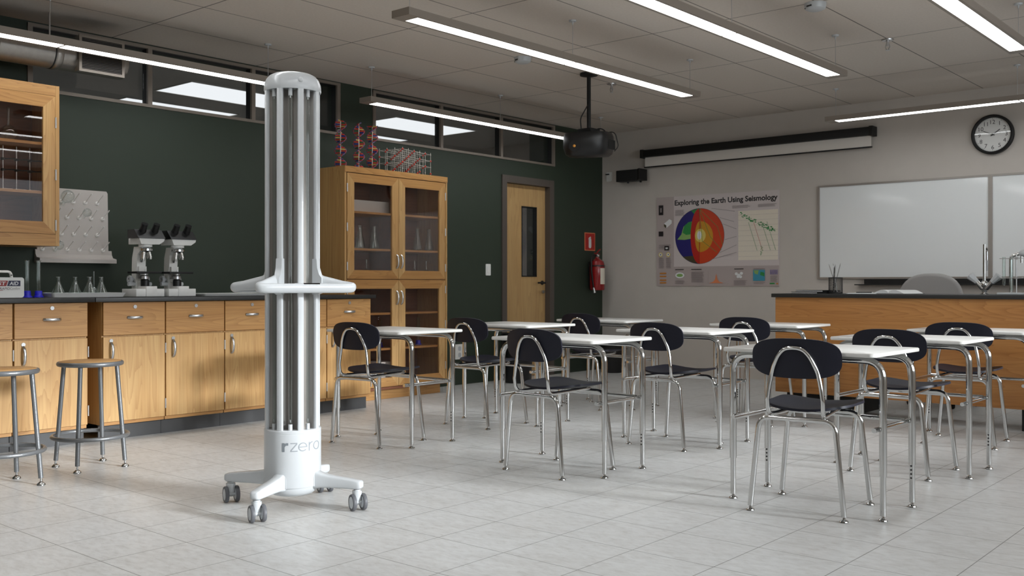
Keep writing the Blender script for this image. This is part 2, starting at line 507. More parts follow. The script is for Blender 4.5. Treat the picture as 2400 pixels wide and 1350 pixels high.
# right wall (out of frame) with the three windows that light the room
wr = MB()
ys = [YB] + [v for w in WIN_R for v in w] + [YF]
wr.box(XR, XR + 0.2, YB, YF, 0, ZR0); wr.box(XR, XR + 0.2, YB, YF, ZR1, ZC)
for i in range(0, len(ys), 2): wr.box(XR, XR + 0.2, ys[i], ys[i + 1], ZR0, ZR1)
struct(wr, 'wall_right', M['grey_wall'])
for i, (y0, y1) in enumerate(WIN_R):
    fr = MB()
    for a, b in ((y0, y0 + .05), (y1 - .05, y1), ((y0 + y1) / 2 - .02, (y0 + y1) / 2 + .02)): fr.box(XR + .05, XR + .1, a, b, ZR0, ZR1)
    fr.box(XR + .05, XR + .1, y0, y1, ZR0, ZR0 + .05); fr.box(XR + .05, XR + .1, y0, y1, ZR1 - .05, ZR1)
    struct(fr, 'window_%d' % (i + 3), M['frame'])
# corridor behind the left wall
struct(MB().box(XL - 3.4, XL - 3.2, YB - 0.2, YF, 0, ZC), 'wall_corridor', M['corridor'])
cc = MB().box(XL - 3.4, XL - TH, YB - .2, YF + .2, ZC, ZC + .12)
struct(cc, 'ceiling_corridor', M['corridor'])
def corridor_light(x0, x1, y0, y1, label):
    t = thing('recessed_ceiling_light', label, 'ceiling light', ((x0 + x1) / 2, (y0 + y1) / 2, ZC), 0, 'corridor ceiling lights')
    hx, hy = (x1 - x0) / 2, (y1 - y0) / 2
    MB().box(-hx, hx, -hy, hy, -.004, -.001).build('diffuser', M['corr_lamp'], t, 0)
    f = MB()
    for a in ((-hx - .015, -hx, -hy - .015, hy + .015), (hx, hx + .015, -hy - .015, hy + .015), (-hx, hx, -hy - .015, -hy), (-hx, hx, hy, hy + .015)):
        f.box(*a, -.008, -.0005)
    f.build('trim_frame', M['corridor'], t, 0)
for y0, y1, where in ((2.345, 3.57, 'behind the air duct grille'), (4.765, 5.99, 'in the clerestory window just left of the white tower'), (7.185, 8.43, 'in the clerestory window above the lattice model')):
    corridor_light(-8.39, -7.785, y0, y1, 'nearer corridor light panel seen ' + where)
    corridor_light(-9.52, -8.915, y0, y1, 'farther corridor light panel seen low ' + where)

def clerestory(name, y0, y1, mulls):
    r = MB(); d = MB(); w = 0.034
    xs = (XL - .012, XL + .012)
    for a, b in [(y0, y0 + w), (y1 - w, y1)] + [(m - w / 2, m + w / 2) for m in mulls]:
        r.box(*xs, a, b, ZW0, ZW1); d.box(XL - .075, XL - .0125, a + .002, b - .002, ZW0 + .002, ZW1 - .002)
    for a, b in ((ZW0 - .002, ZW0 + .021), (ZW1 - .022, ZW1)):
        r.box(XL - .012, XL + .0125, y0, y1, a, b); d.box(XL - .075, XL - .0125, y0, y1, max(a, ZW0), b)
    o = struct(r, name, M['frame'])
    d.build('frame_reveal', M['frame_dark'], o, 0)
    ed = [y0] + list(mulls) + [y1]
    for a, b in zip(ed[:-1], ed[1:]):
        MB().box(XL - .06, XL - .055, a + w / 2, b - w / 2, ZW0 + .02, ZW1 - .02).build('glass_pane', M['pane'], o, 0)
clerestory('window_1', W1[0], W1[1], (3.835, 4.74))
clerestory('window_2', W2[0], W2[1], (6.91, 7.80))

# door in the left wall
fr = MB()
for a, b in ((DY0 - .03, DY0 + .045), (DY1 - .045, DY1 + .03)): fr.box(XL - .14, XL + .014, a, b, 0, DZ - .045)
fr.box(XL - .14, XL + .014, DY0 - .03, DY1 + .03, DZ - .0449, DZ + .03)
struct(fr, 'trim_1', M['door_frame'])
dy0, dy1, dz1 = DY0 + .048, DY1 - .048, DZ - .048
gy0, gy1, gz0, gz1 = 8.195, 8.455, 1.085, 1.85
dx0, dx1 = XL - .10, XL - .055
d = MB()
d.box(dx0, dx1, dy0, gy0, 0.008, dz1); d.box(dx0, dx1, gy1, dy1, 0.008, dz1)
d.box(dx0, dx1, gy0, gy1, 0.008, gz0); d.box(dx0, dx1, gy0, gy1, gz1, dz1)
door = struct(d, 'door_1', M['door_wood'])
g = MB()
for a in ((gy0, gy0 + .012, gz0, gz1), (gy1 - .012, gy1, gz0, gz1), (gy0, gy1, gz0, gz0 + .012), (gy0, gy1, gz1 - .012, gz1)):
    g.box(dx0, dx1 + .004, *a)
g.build('vision_frame', M['frame_dark'], door, 0)
MB().box(dx0 + .02, dx0 + .025, gy0 + .01, gy1 - .01, gz0 + .01, gz1 - .01).build('vision_glass', M['pane'], door, 0)
h = MB().cyl((dx1, dy1 - .055, 1.02), (dx1 + .05, dy1 - .055, 1.02), .011, n=12)
h.tube(fillet([(dx1 + .05, dy1 - .06, 1.02), (dx1 + .055, dy1 - .10, 1.022), (dx1 + .05, dy1 - .18, 1.02)], .02), .010, n=10)
h.cyl((dx1, dy1 - .055, 1.02), (dx1 + .008, dy1 - .055, 1.02), .024)
h.build('door_handle', M['black'], door)
MB().cyl((dx1, dy1 - .045, .92), (dx1 + .016, dy1 - .045, .92), .018, n=20).build('door_lock', M['steel'], door)

# ================================================================= CEILING FITTINGS
ZL = 2.485                    # underside of the pendants
def pendant(axis, c, ends, caps, joint, label, halfw=0.07):
    """linear pendant lamp along axis 'y' (at x=c) or 'x' (at y=c)"""
    mid = (ends[0] + ends[1]) / 2
    loc = (c, mid, ZL) if axis == 'y' else (mid, c, ZL)
    t = thing('pendant_light', label, 'ceiling light', loc, 0 if axis == 'y' else -PI / 2, 'linear pendant lights')
    a, b = ends[0] - mid, ends[1] - mid; j = joint - mid; e = .085; w = halfw
    h = MB()
    h.box(-w, w, a, b, .008, .042)
    h.box(-w, -w + .02, a, b, 0, .0085); h.box(w - .02, w, a, b, 0, .0085)
    h.box(-w + .02, w - .02, a, a + e, 0, .0085); h.box(-w + .02, w - .02, b - e, b, 0, .0085)
    h.box(-w + .02, w - .02, j - .006, j + .006, 0, .0085)
    h.build('housing', M['housing'], t, 0)
    for p, q in ((a + e, j - .006), (j + .006, b - e)):
        MB().box(-w + .0205, w - .0205, p + .0005, q - .0005, .001, .0075).build('diffuser', M['lamp'], t, 0)
    for k in caps:
        y = k - mid
        cb = MB().cyl((0, y, .042), (0, y, ZC - ZL - .001), .0022, n=8).build('cable', M['steel'], t)
        MB().lathe([(.004, -.03), (.006, -.012), (.024, -.010), (.026, -.004), (.026, -.0005)], (0, y, ZC - ZL), cap=True, n=20).build('canopy', M['white'], cb)
    return t
pendant('y', -6.155, (1.10, 4.48), (1.18, 2.79, 4.398), 2.86, 'long linear pendant lamp hanging over the left counter, nearest the air duct')
pendant('y', -6.155, (5.34, 8.72), (5.41, 7.007, 8.626), 7.007, 'long linear pendant lamp above the tall glass-front cabinet, running behind the projector')
pendant('y', -4.04, (3.76, 6.92), (3.83, 5.338, 6.875), 5.31, 'long linear pendant lamp hanging in front of the black projector pole')
pendant('y', -2.854, (3.76, 6.92), (3.83, 5.34, 6.876), 5.31, 'long linear pendant lamp cut by the top edge, between two smoke detectors')
pendant('y', -1.653, (3.76, 6.94), (3.83, 5.34, 6.859), 5.31, 'linear pendant lamp cut by the top right corner of the view')
pendant('x', 8.765, (-3.71, -.55), (-3.635, -2.12, -.62), -2.10, 'linear pendant lamp along the front wall, just left of the wall clock')

for cx_, lb_ in ((-4.04, 'unseen pendant lamp added to light the foreground, above the white lamp tower'), (-2.854, 'unseen pendant lamp added to light the foreground, left of the camera'), ):  # out-of-view lamps, added to brighten the foreground floor
    pendant('y', cx_, (.08, 3.24), (.15, 1.66, 3.17), 1.66, lb_)
def smoke(x, y, label):
    t = thing('smoke_detector', label, 'smoke detector', (x, y, ZC), 0, 'ceiling smoke detectors')
    MB().lathe([(.0, -.046), (.040, -.046), (.062, -.036), (.068, -.012), (.068, -.0005), (0, -.0005)], n=32).build('body', M['white'], t)
    b = MB().box(-.012, .026, -.0685, -.064, -.030, -.022); b.xf(Matrix.Rotation(-.3, 4, 'Z')); b.build('slot', M['black'], t)
    MB().sphere((-.05, -.04, -.033), .004).build('indicator', M['black'], t)
smoke(-5.00, 5.96, 'round white smoke detector on the ceiling left of the projector pole')
smoke(-2.63, 6.02, 'round white smoke detector on the ceiling at the top right of the view')
def sprinkler(x, y, label):
    t = thing('fire_sprinkler', label, 'sprinkler', (x, y, ZC), 0, 'ceiling sprinklers')
    MB().lathe([(.006, -.012), (.04, -.010), (.042, -.003), (.042, -.0005)], n=24, cap=True).build('escutcheon', M['steel'], t)
    b = MB().cyl((0, 0, -.05), (0, 0, -.01), .010, n=12)
    for s in (-1, 1): b.tube([(s * .009, 0, -.03), (s * .016, 0, -.055), (s * .004, 0, -.078)], .004, n=8)
    b.build('nozzle', M['steel'], t)
    MB().lathe([(.0, -.082), (.018, -.080), (.018, -.078), (0, -.076)], n=16).build('deflector', M['steel'], t)
sprinkler(-2.617, 7.245, 'small chrome fire sprinkler on the ceiling right of the central pendant lamps')
sprinkler(-5.05, 7.245, 'small chrome fire sprinkler on the ceiling just right of the projector pole')

# air duct with grille, along the left wall
DX, DZc, DR = -6.52, 2.520, 0.105
t = thing('air_duct', 'round metal air duct with a rectangular grille at its end, high on the left wall', 'air duct', (DX, 3.2, DZc))
MB().cyl((0, -2.6, 0), (0, .215, 0), DR, n=48).build('duct_pipe', M['duct'], t)
for y in (-.62, -.22, -1.0, -1.6):
    b = MB()
    b.tube([(0, y - .022, 0), (0, y - .018, 0), (0, y + .018, 0), (0, y + .022, 0)], [DR + .001, DR + .004, DR + .004, DR + .001], n=48)
    bb = b.build('joint_band', M['duct'], t)
    MB().tube([(0, y - .034, 0), (0, y - .026, 0)], DR + .0025, n=48).build('clamp_ring', M['matte_black'], bb)
    MB().cyl((0, y - .03, DR), (0, y - .03, ZC - DZc - .001), .004, n=8).build('hanger_rod', M['steel'], bb)
b = MB().tube([(0, .2155, 0), (0, .235, 0), (0, .25, 0), (0, .256, 0)], [DR, DR, DR * .95, DR * .8], n=48); b.build('end_cap', M['duct'], t)
MB().box(.05, .1155, -.105, .195, -.108, .122).build('grille_collar', M['duct'], t, 0)
g = MB(); gx = .116
for a in ((-.112, -.094, -.114, .128), (.184, .202, -.114, .128), (-.094, .184, -.114, -.096), (-.094, .184, .110, .128)): g.box(gx, gx + .012, *a)
gr = g.build('grille_frame', M['frame'], t, 0)
MB().box(gx, gx + .002, -.094, .184, -.096, .110).build('grille_back', M['frame_dark'], gr, 0)
g = MB()
for k in range(20):
    z = -.09 + k * .0102
    g.box(gx + .003, gx + .010, -.0935, .1835, z - .0016, z + .0016)
g.build('grille_slats', M['door_frame'], gr, 0)

# projector on its ceiling pole
t = thing('ceiling_projector', 'black projector hanging on a black pole from the ceiling', 'projector', (-4.953, 6.77, ZC), 0)
MB().cyl((0, 0, -.475), (0, 0, -.02), .017, n=20).build('pole', M['matte_black'], t)
MB().lathe([(.02, -.03), (.075, -.02), (.075, -.0005)], n=28, cap=True).build('ceiling_plate', M['matte_black'], t)
MB().box(-.07, .07, -.07, .07, -.50, -.47, bev=.008).build('mount_plate', M['matte_black'], t)
o = []
for k in range(48):
    a = 2 * PI * k / 48
    e = 3.2
    o.append((math.copysign(abs(cos(a)) ** (2 / e), cos(a)) * .20, math.copysign(abs(sin(a)) ** (2 / e), sin(a)) * .245))
b = MB(); n = len(o); vs = []; zs = ((-.705, .78), (-.685, .92), (-.63, 1.0), (-.54, .99), (-.505, .92))
for z, s_ in zs: vs += [(p[0] * s_, p[1] * s_, z) for p in o]
fs = [tuple(range(n))[::-1], tuple(range((len(zs) - 1) * n, len(zs) * n))]
for i in range(len(zs) - 1):
    for k in range(n): fs.append((i * n + k, i * n + (k + 1) % n, (i + 1) * n + (k + 1) % n, (i + 1) * n + k))
b.raw(vs, fs)
R = Matrix.Rotation(rad(24), 4, 'Z') @ Matrix.Translation((0, 0, -.58)) @ Matrix.Rotation(rad(5), 4, 'X') @ Matrix.Translation((0, 0, .58))
body = b.xf(R).build('body', M['black'], t, 50)
b = MB().cyl((-.07, -.246, -.62), (-.07, -.22, -.62), .045, n=28); b.xf(R).build('lens_barrel', M['matte_black'], body)
b = MB().sphere((-.07, -.246, -.62), .012, sc=(1, .35, 1)); b.xf(R).build('lens', M['lens'], body)
b = MB()
for k in range(9): b.box(.199, .203, -.12 + k * .028, -.108 + k * .028, -.65, -.57)
b.xf(R).build('vent_slots', M['frame_dark'], body, 0)
b = MB().tube(fillet([(.01, -.01, -.25), (-.06, -.04, -.38), (-.055, -.03, -.49)], .1, 8), .005, n=8)
b.tube(fillet([(0, .02, -.49), (.09, .06, -.46), (.13, .10, -.52)], .06, 8), .005, n=8)
b.tube(fillet([(.05, .08, -.505), (.17, .14, -.49), (.20, .15, -.62), (.17, .13, -.66)], .05, 8), .004, n=8)
b.build('cables', M['matte_black'], t)

# ================================================================= LEFT WALL FURNITURE
FX = -6.075                    # front plane of the base cabinets
def arch_pull(L, axis, m=None):
    """bowed bar handle of length L on the +X face"""
    pts = []
    for k in range(13):
        s = -1 + 2 * k / 12
        p = [.004 + .026 * (1 - s * s) ** .6, 0, 0]; p[axis] = s * L / 2
        pts.append(tuple(p))
    sec = [(.0085, .004)] * 13 if axis == 2 else [(.004, .0085)] * 13
    return MB().tube(pts, .006, m, 10, sec=sec)
def lock_disc(y, z): return MB().cyl((.0, y, z), (.005, y, z), .012, n=20)
def hinge(y, z0, z1, x=0.0): return MB().cyl((x + .002, y, z0), (x + .002, y, z1), .0055, n=10)

def base_cabinet(y0, y1, label, side=False):
    w = y1 - y0
    t = thing('base_cabinet', label, 'cabinet', (FX, y0, 0), 0, 'wooden base cabinets along the left wall')
    dp = FX - XL - .012
    b = MB().box(-dp, -.022, .002, w - .002, .1, .888); b.build('carcass', M['wood_v'], t, 0)
    MB().box(-.021, -.016, .004, w - .004, .098, .118).build('bottom_rail', M['wood_h'], t, 0)
    MB().box(-.06 - .012, -.06, .001, w - .001, .0, .0985).build('toe_kick', M['kick'], t, 0)
    dr = MB().box(-.02, 0, .0045, w - .0045, .675, .886, bev=.0015, seg=1).build('drawer', M['wood_h'], t, 0)
    h = arch_pull(.105, 1); h.xf(Matrix.Translation((0, w / 2, .787))); h.build('handle', M['steel'], dr)
    lock_disc(w / 2, .856).build('lock', M['steel'], dr)
    do = MB().box(-.02, 0, .0045, w - .0045, .121, .664, bev=.0015, seg=1).build('door', M['wood_v'], t, 0)
    h = arch_pull(.115, 2); h.xf(Matrix.Translation((0, .055, .572))); h.build('handle', M['steel'], do)
    lock_disc(.055, .640).build('lock', M['steel'], do)
    for z in (.545, .175): hinge(w - .001, z, z + .066).build('hinge', M['steel'], do)
    if side: MB().box(-.40, -.0225, -.0005, .0015, .1, .888).build('side_panel', M['wood_v'], t, 0)
    return t
ys = [3.086, 3.522, 3.977, 4.428, 4.883, 5.333]
nm = ['first wooden base cabinet right of the worktop seam, behind the nearer stool', 'wooden base cabinet second to the right of the worktop seam', 'wooden base cabinet half hidden by the left side of the white tower',
      'wooden base cabinet mostly hidden behind the white tower', 'last wooden base cabinet, next to the tall glass-front cabinet']
for i in range(5): base_cabinet(ys[i], ys[i + 1], nm[i])
base_cabinet(2.538, 2.992, 'wooden base cabinet just left of the dark gap under the worktop seam')
base_cabinet(2.085, 2.536, 'wooden base cabinet cut by the left edge of the view')
def worktop(y0, y1, label):
    o = MB().box(XL + .012, FX + .032, y0, y1, .8895, .918, bev=.003).build('worktop', M['black_top'])
    tag(o, label, 'worktop', 'black worktops on the left wall'); return o
worktop(3.0245, 5.362, 'long black worktop on the base cabinets carrying the two microscopes')
worktop(2.05, 3.0215, 'black worktop at the left edge carrying the first aid case')
ZT = .9185

# tall cabinet with glass doors
def glass_door(y0, y1, z0, z1, gl, parent, hinge_left, hz, handle_z, x=0.0):
    w = gl
    f = MB(); d0, d1 = x - .02, x
    O = [(y0, z0), (y1, z0), (y1, z1), (y0, z1)]; I = [(y0 + w, z0 + w), (y1 - w, z0 + w), (y1 - w, z1 - w), (y0 + w, z1 - w)]
    vs = [(d, *p) for d in (d0, d1) for q in (O, I) for p in q]       # mitred frame, one ring
    f.raw(vs, [])
    for k in range(4):
        k2 = (k + 1) % 4; m = M['wood_h'] if k % 2 == 0 else M['wood_v']; mi = f._m(m)
        for q in ((8 + k, 8 + k2, 12 + k2, 12 + k), (k, 4 + k, 4 + k2, k2), (k, k2, 8 + k2, 8 + k), (4 + k, 12 + k, 12 + k2, 4 + k2)): f.f.append(q); f.mi.append(mi)
    if None in f.mats: f.mats[f.mats.index(None)] = M['wood_h']
    do = f.build('door', None, parent, 0)
    MB().box(x - .012, x - .008, y0 + w - .004, y1 - w + .004, z0 + w - .004, z1 - w + .004).build('glass', M['cab_pane'], do, 0)
    for z in hz: hinge(y0 - .002 if hinge_left else y1 + .002, z, z + .07, x).build('hinge', M['steel'], do)
    if handle_z is not None:
        h = arch_pull(.12, 2); yy = (y1 - .024) if hinge_left else (y0 + .024)
        h.xf(Matrix.Translation((x, yy, handle_z))); h.build('handle', M['steel'], do)
    return do
TX, TY0, TY1, TZ = -6.45, 5.373, 6.596, 1.997
tc = thing('tall_cabinet', 'tall wooden cabinet with four glass doors beside the base cabinets', 'cabinet', (TX, TY0, 0))
tw = TY1 - TY0; td = TX - XL - .004
MB().box(-td, -.002, 0, .02, .085, TZ).build('side_panel', M['wood_v'], tc, 0)
MB().box(-td, -.002, tw - .02, tw, .085, TZ).build('side_panel', M['wood_v'], tc, 0)
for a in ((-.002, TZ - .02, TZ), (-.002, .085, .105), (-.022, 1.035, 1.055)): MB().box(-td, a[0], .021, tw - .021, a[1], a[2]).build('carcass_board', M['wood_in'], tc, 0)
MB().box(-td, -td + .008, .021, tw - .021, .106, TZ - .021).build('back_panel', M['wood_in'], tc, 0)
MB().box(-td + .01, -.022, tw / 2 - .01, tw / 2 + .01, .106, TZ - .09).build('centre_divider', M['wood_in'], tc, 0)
b = MB().box(-.0015, .004, 0, tw, TZ - .052, TZ, bev=.001, seg=1); b.build('cornice', M['wood_h'], tc, 0)
MB().box(-td + .01, -.045, .03, tw - .05, 0, .0845).build('plinth', M['wood_h'], tc, 0)
for z in (1.625, 1.31): 
    MB().box(-td + .01, -.025, .022, tw / 2 - .012, z - .018, z).build('shelf', M['wood_h'], tc, 0)
    MB().box(-td + .01, -.025, tw / 2 + .012, tw - .022, z - .018, z).build('shelf', M['wood_h'], tc, 0)
for z in (.755, .445):
    MB().box(-td + .01, -.025, .022, tw / 2 - .012, z - .018, z).build('shelf', M['wood_h'], tc, 0)
    MB().box(-td + .01, -.025, tw / 2 + .012, tw - .022, z - .018, z).build('shelf', M['wood_h'], tc, 0)
hzu = (1.78, 1.45, 1.12); hzl = (.92, .60, .22)
glass_door(.028, tw / 2 - .002, 1.048, 1.940, .075, tc, True, hzu, 1.203)
glass_door(tw / 2 + .002, tw - .028, 1.048, 1.940, .075, tc, False, hzu, 1.203)
glass_door(.028, tw / 2 - .002, .11, 1.042, .078, tc, True, hzl, .885)
glass_door(tw / 2 + .002, tw - .028, .11, 1.042, .078, tc, False, hzl, .885)

# wall cabinet with glass doors
UX, UY0, UY1, UZ0, UZ1 = -6.48, 1.95, 2.997, 1.252, 2.298
uc = thing('wall_cabinet', 'wooden wall cabinet with glass doors above the first aid case', 'cabinet', (UX, UY0, UZ0))
uw, uh, ud = UY1 - UY0, UZ1 - UZ0, UX - XL - .003
for a in (0, uw - .024): MB().box(-ud, 0, a, a + .024, 0, uh).build('side_panel', M['wood_v'], uc, 0)
MB().box(-ud, -.001, .0245, uw - .0245, 0, .076).build('rail', M['wood_h'], uc, 0)
MB().box(-ud, -.001, .0245, uw - .0245, uh - .066, uh).build('rail', M['wood_h'], uc, 0)
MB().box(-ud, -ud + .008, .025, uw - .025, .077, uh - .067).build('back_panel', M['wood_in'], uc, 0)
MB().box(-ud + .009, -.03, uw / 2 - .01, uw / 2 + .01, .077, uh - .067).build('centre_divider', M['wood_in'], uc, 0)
for z in (.672, .356):
    for a, c in ((.026, uw / 2 - .011), (uw / 2 + .011, uw - .026)):
        MB().box(-ud + .009, -.026, a, c, z - .018, z).build('shelf', M['wood_h'], uc, 0)
glass_door(.026, uw / 2 - .002, .078, uh - .068, .078, uc, True, (), .2)
glass_door(uw / 2 + .002, uw - .026, .078, uh - .068, .078, uc, False, (.10, .43, .77), None)

# ---------------------------------------------------------------- laboratory glassware
def erlen_prof(h, r):
    return [(0, 0), (r * .96, 0), (r, .006), (r * .97, .014), (r * .36, h * .70), (r * .30, h * .80), (r * .30, h * .97), (r * .38, h), (r * .27, h * .985), (r * .27, h * .80), (r * .33, h * .69), (r * .93, .016), (r * .9, .006), (0, .004)]
def erlen(x, y, z, h, r, label, group):
    o = MB().lathe(erlen_prof(h, r), n=28).build('conical_flask', M['glass']); o.location = (x, y, z)
    return tag(o, label, 'flask', group)
def volu(x, y, z, h, r, label, group):
    pr = [(0, 0), (r * .55, 0), (r * .6, .004)]
    for k in range(9):
        a = -1.0 + 2.35 * k / 8
        pr.append((r * cos(a), r * .92 + r * sin(a)))
    pr += [(r * .2, r * 2.05), (r * .17, h * .9), (r * .18, h * .985), (r * .24, h), (r * .14, h * .99), (r * .13, r * 2.1), (r * .5, r * 1.72), (r * .94, r * .95), (r * .5, .01), (0, .008)]
    o = MB().lathe(pr, n=28).build('volumetric_flask', M['glass']); o.location = (x, y, z)
    return tag(o, label, 'flask', group)
def tall_flask(x, y, z, h, r, label, group):
    pr = [(0, 0), (r * .9, 0), (r, .008), (r * .94, .03), (r * .42, h * .72), (r * .36, h * .82), (r * .36, h * .96), (r * .46, h), (r * .32, h * .98), (r * .33, h * .8), (r * .88, .03), (r * .8, .008), (0, .006)]
    o = MB().lathe(pr, n=24).build('tall_flask', M['glass']); o.location = (x, y, z)
    return tag(o, label, 'flask', group)
def cylinder_glass(x, y, z, h, label, group, r=.017):
    t = thing('measuring_cylinder', label, 'measuring cylinder', (x, y, z), 0, group)
    MB().lathe([(0, .0), (.031, 0), (.031, .006), (.023, .012), (.0215, .038), (.018, .042), (0, .042)], n=24).build('foot', M['blue'], t)
    MB().lathe([(0, .0425), (r, .0425), (r, h * .985), (r * 1.25, h), (r * .92, h * .985), (r * .9, .047), (0, .046)], n=20).build('glass_tube', M['glass'], t)
    return t

G = 'conical flasks in the white tray'
tr = MB(); 
def tray(name, x, y, z, lx, ly, label, h=.028, m='white_matte'):
    b = MB(); o1 = rrect(lx, ly, .02, 4); o0 = rrect(lx - .03, ly - .03, .015, 4); n = len(o1)
    oi = rrect(lx - .008, ly - .008, .018, 4); oj = rrect(lx - .036, ly - .036, .014, 4)
    vs = [(p[0], p[1], 0) for p in o0] + [(p[0], p[1], h) for p in o1] + [(p[0], p[1], h) for p in oi] + [(p[0], p[1], .004) for p in oj]
    fs = [tuple(range(n))[::-1], tuple(range(3 * n, 4 * n))]
    for i in range(3):
        for k in range(n): fs.append((i * n + k, i * n + (k + 1) % n, (i + 1) * n + (k + 1) % n, (i + 1) * n + k))
    o = b.raw(vs, fs).build(name, M[m]); o.location = (x, y, z)
    return tag(o, label, 'tray')
tray('white_tray', -6.42, 3.115, ZT, .26, .50, 'white tray holding the glass flasks on the counter')
for x, y, l in ((-6.44, 2.972, 'leftmost conical flask in the white tray'), (-6.44, 3.082, 'second conical flask from the left in the white tray'),
                (-6.36, 3.14, 'third conical flask from the left in the white tray'), (-6.40, 3.24, 'rightmost conical flask in the white tray')):
    erlen(x, y, ZT + .0045, .128, .045, l, G)
volu(-6.50, 3.24, ZT + .0045, .165, .030, 'small long-necked flask behind the rightmost conical flask in the white tray', None)
tray('flat_tray', -6.42, 4.26, ZT, .28, .64, 'flat pale tray on the counter right of the microscopes', .018)
cylinder_glass(-6.40, 2.756, ZT, .235, 'glass measuring cylinder with blue foot, beside the first aid case', 'measuring cylinders on the counter', .014)
cylinder_glass(-6.39, 2.823, ZT, .235, 'glass measuring cylinder with blue foot, beside the white tray', 'measuring cylinders on the counter', .014)

# first aid case
t = thing('first_aid_case', 'white first aid case with carry handle on the counter at the left edge', 'first aid kit', (-6.38, 2.583, ZT))
MB().prism(rrect(.25, .125, .016, 4, 0, .0635), 'x', -.05, .05).build('case', M['white_matte'], t, 30)
pts = fillet([(0, -.07, .122), (0, -.062, .162), (0, .062, .162), (0, .07, .122)], .022)
MB().tube(pts, .008, sec=[(.014, .0075)] * len(pts)).build('handle', M['white_matte'], t)
MB().cyl((.0, .064, .140), (.0155, .064, .140), .004, n=12).build('rivet', M['black'], t)
lb = MB()
def decal(mb, polys_v, faces, y, z, m, x=.0508):
    mb.raw([(x, y + p[0], z + p[1]) for p in polys_v], faces, m)
lb.prism([(-.105, .072), (.018, .072), (.028, .106), (-.105, .106)], 'x', .0501, .0505, M['red_print'])
lb.prism([(.022, .072), (.102, .072), (.102, .106), (.032, .106)], 'x', .0501, .0505, M['navy_print'])
v, f = text_fit('FIRST', .105, .022, offset=.02, shear=.15); decal(lb, v, f, -.088, .078, M['paper'])
v, f = text_fit('AID', .054, .022, offset=.02, shear=.15); decal(lb, v, f, .036, .078, M['paper'])
v, f = text_fit('RAPID', .062, .014, offset=.02, shear=.15); decal(lb, v, f, -.022, .050, M['ink_grey'])
v, f = text_fit('Comfort', .060, .014, shear=.15); decal(lb, v, f, .040, .050, M['ink_grey'])
lb.prism([(-.105, .034), (.0, .046), (.0, .048), (-.105, .042)], 'x', .0501, .0505, M['red_print'])
lb.build('printed_label', None, t, 0)

# drying rack on the wall
RX = XL + .004
t = thing('drying_rack', 'grey pegged drying rack on the green wall above the counter', 'drying rack', (RX, 3.245, 1.18))
o = [(-.245, .0), (.262, .0), (.255, .47), (.245, .485), (-.215, .485), (-.225, .47)]
MB().prism(o, 'x', .0, .018).build('back_board', M['rack'], t, 0)
b = MB()
prof = [(.018, .06), (.022, .03), (.04, .008), (.085, .0), (.09, -.004), (.09, -.03), (.0, -.03), (.0, .06)]
b.prism([(-q[0], q[1]) for q in prof], 'y', -.255, .285)
b.v = [(-p[0], p[1], p[2]) for p in b.v]
b.build('drip_trough', M['rack'], t, 30)
rows = ((.395, 3.249, 4), (.287, 3.205, 4), (.171, 3.166, 4), (.063, 3.035, 6))
allp = []
for z, y0, n in rows:
    for k in range(-2 if n == 4 else 0, n):
        y = y0 + k * .0855 - 3.245
        if y > .225 or y < -.225: continue
        allp.append((y, z))
for y, z in allp:
    b = MB().cyl((.0185, y, z), (.024, y, z), .0145, n=16); b.cyl((.024, y, z), (.030, y, z), .0135, .008, n=16)
    b.tube([(.024, y, z), (.115, y + .0, z + .055)], [.0042, .0034], n=8); b.sphere((.115, y, z + .055), .0042, n=8)
    b.build('peg', M['peg'], t)
def hung_flask(y, z, r, label, q=.0):
    pr = [(0, 0)] + [(r * sin(PI * k / 10), r - r * cos(PI * k / 10)) for k in range(1, 9)] + [(r * .3, r * 2.0), (r * .28, r * 3.0), (r * .36, r * 3.1)]
    b = MB().lathe(pr, n=24)
    b.xf(Matrix.Translation((XL + .160, y, z)) @ Matrix.Rotation(rad(-121), 4, 'Y') @ Matrix.Translation((0, 0, 0)))
    o = b.build('round_flask', M['glass']); return tag(o, label, 'flask', 'flasks on the drying rack')
hung_flask(3.165, 1.625, .045, 'round glass flask hung on the top row of the drying rack')
hung_flask(3.295, 1.515, .030, 'small glass flask hung on the second row of the drying rack')
hung_flask(3.10, 1.285, .034, 'glass flask hung on the bottom row of the drying rack')

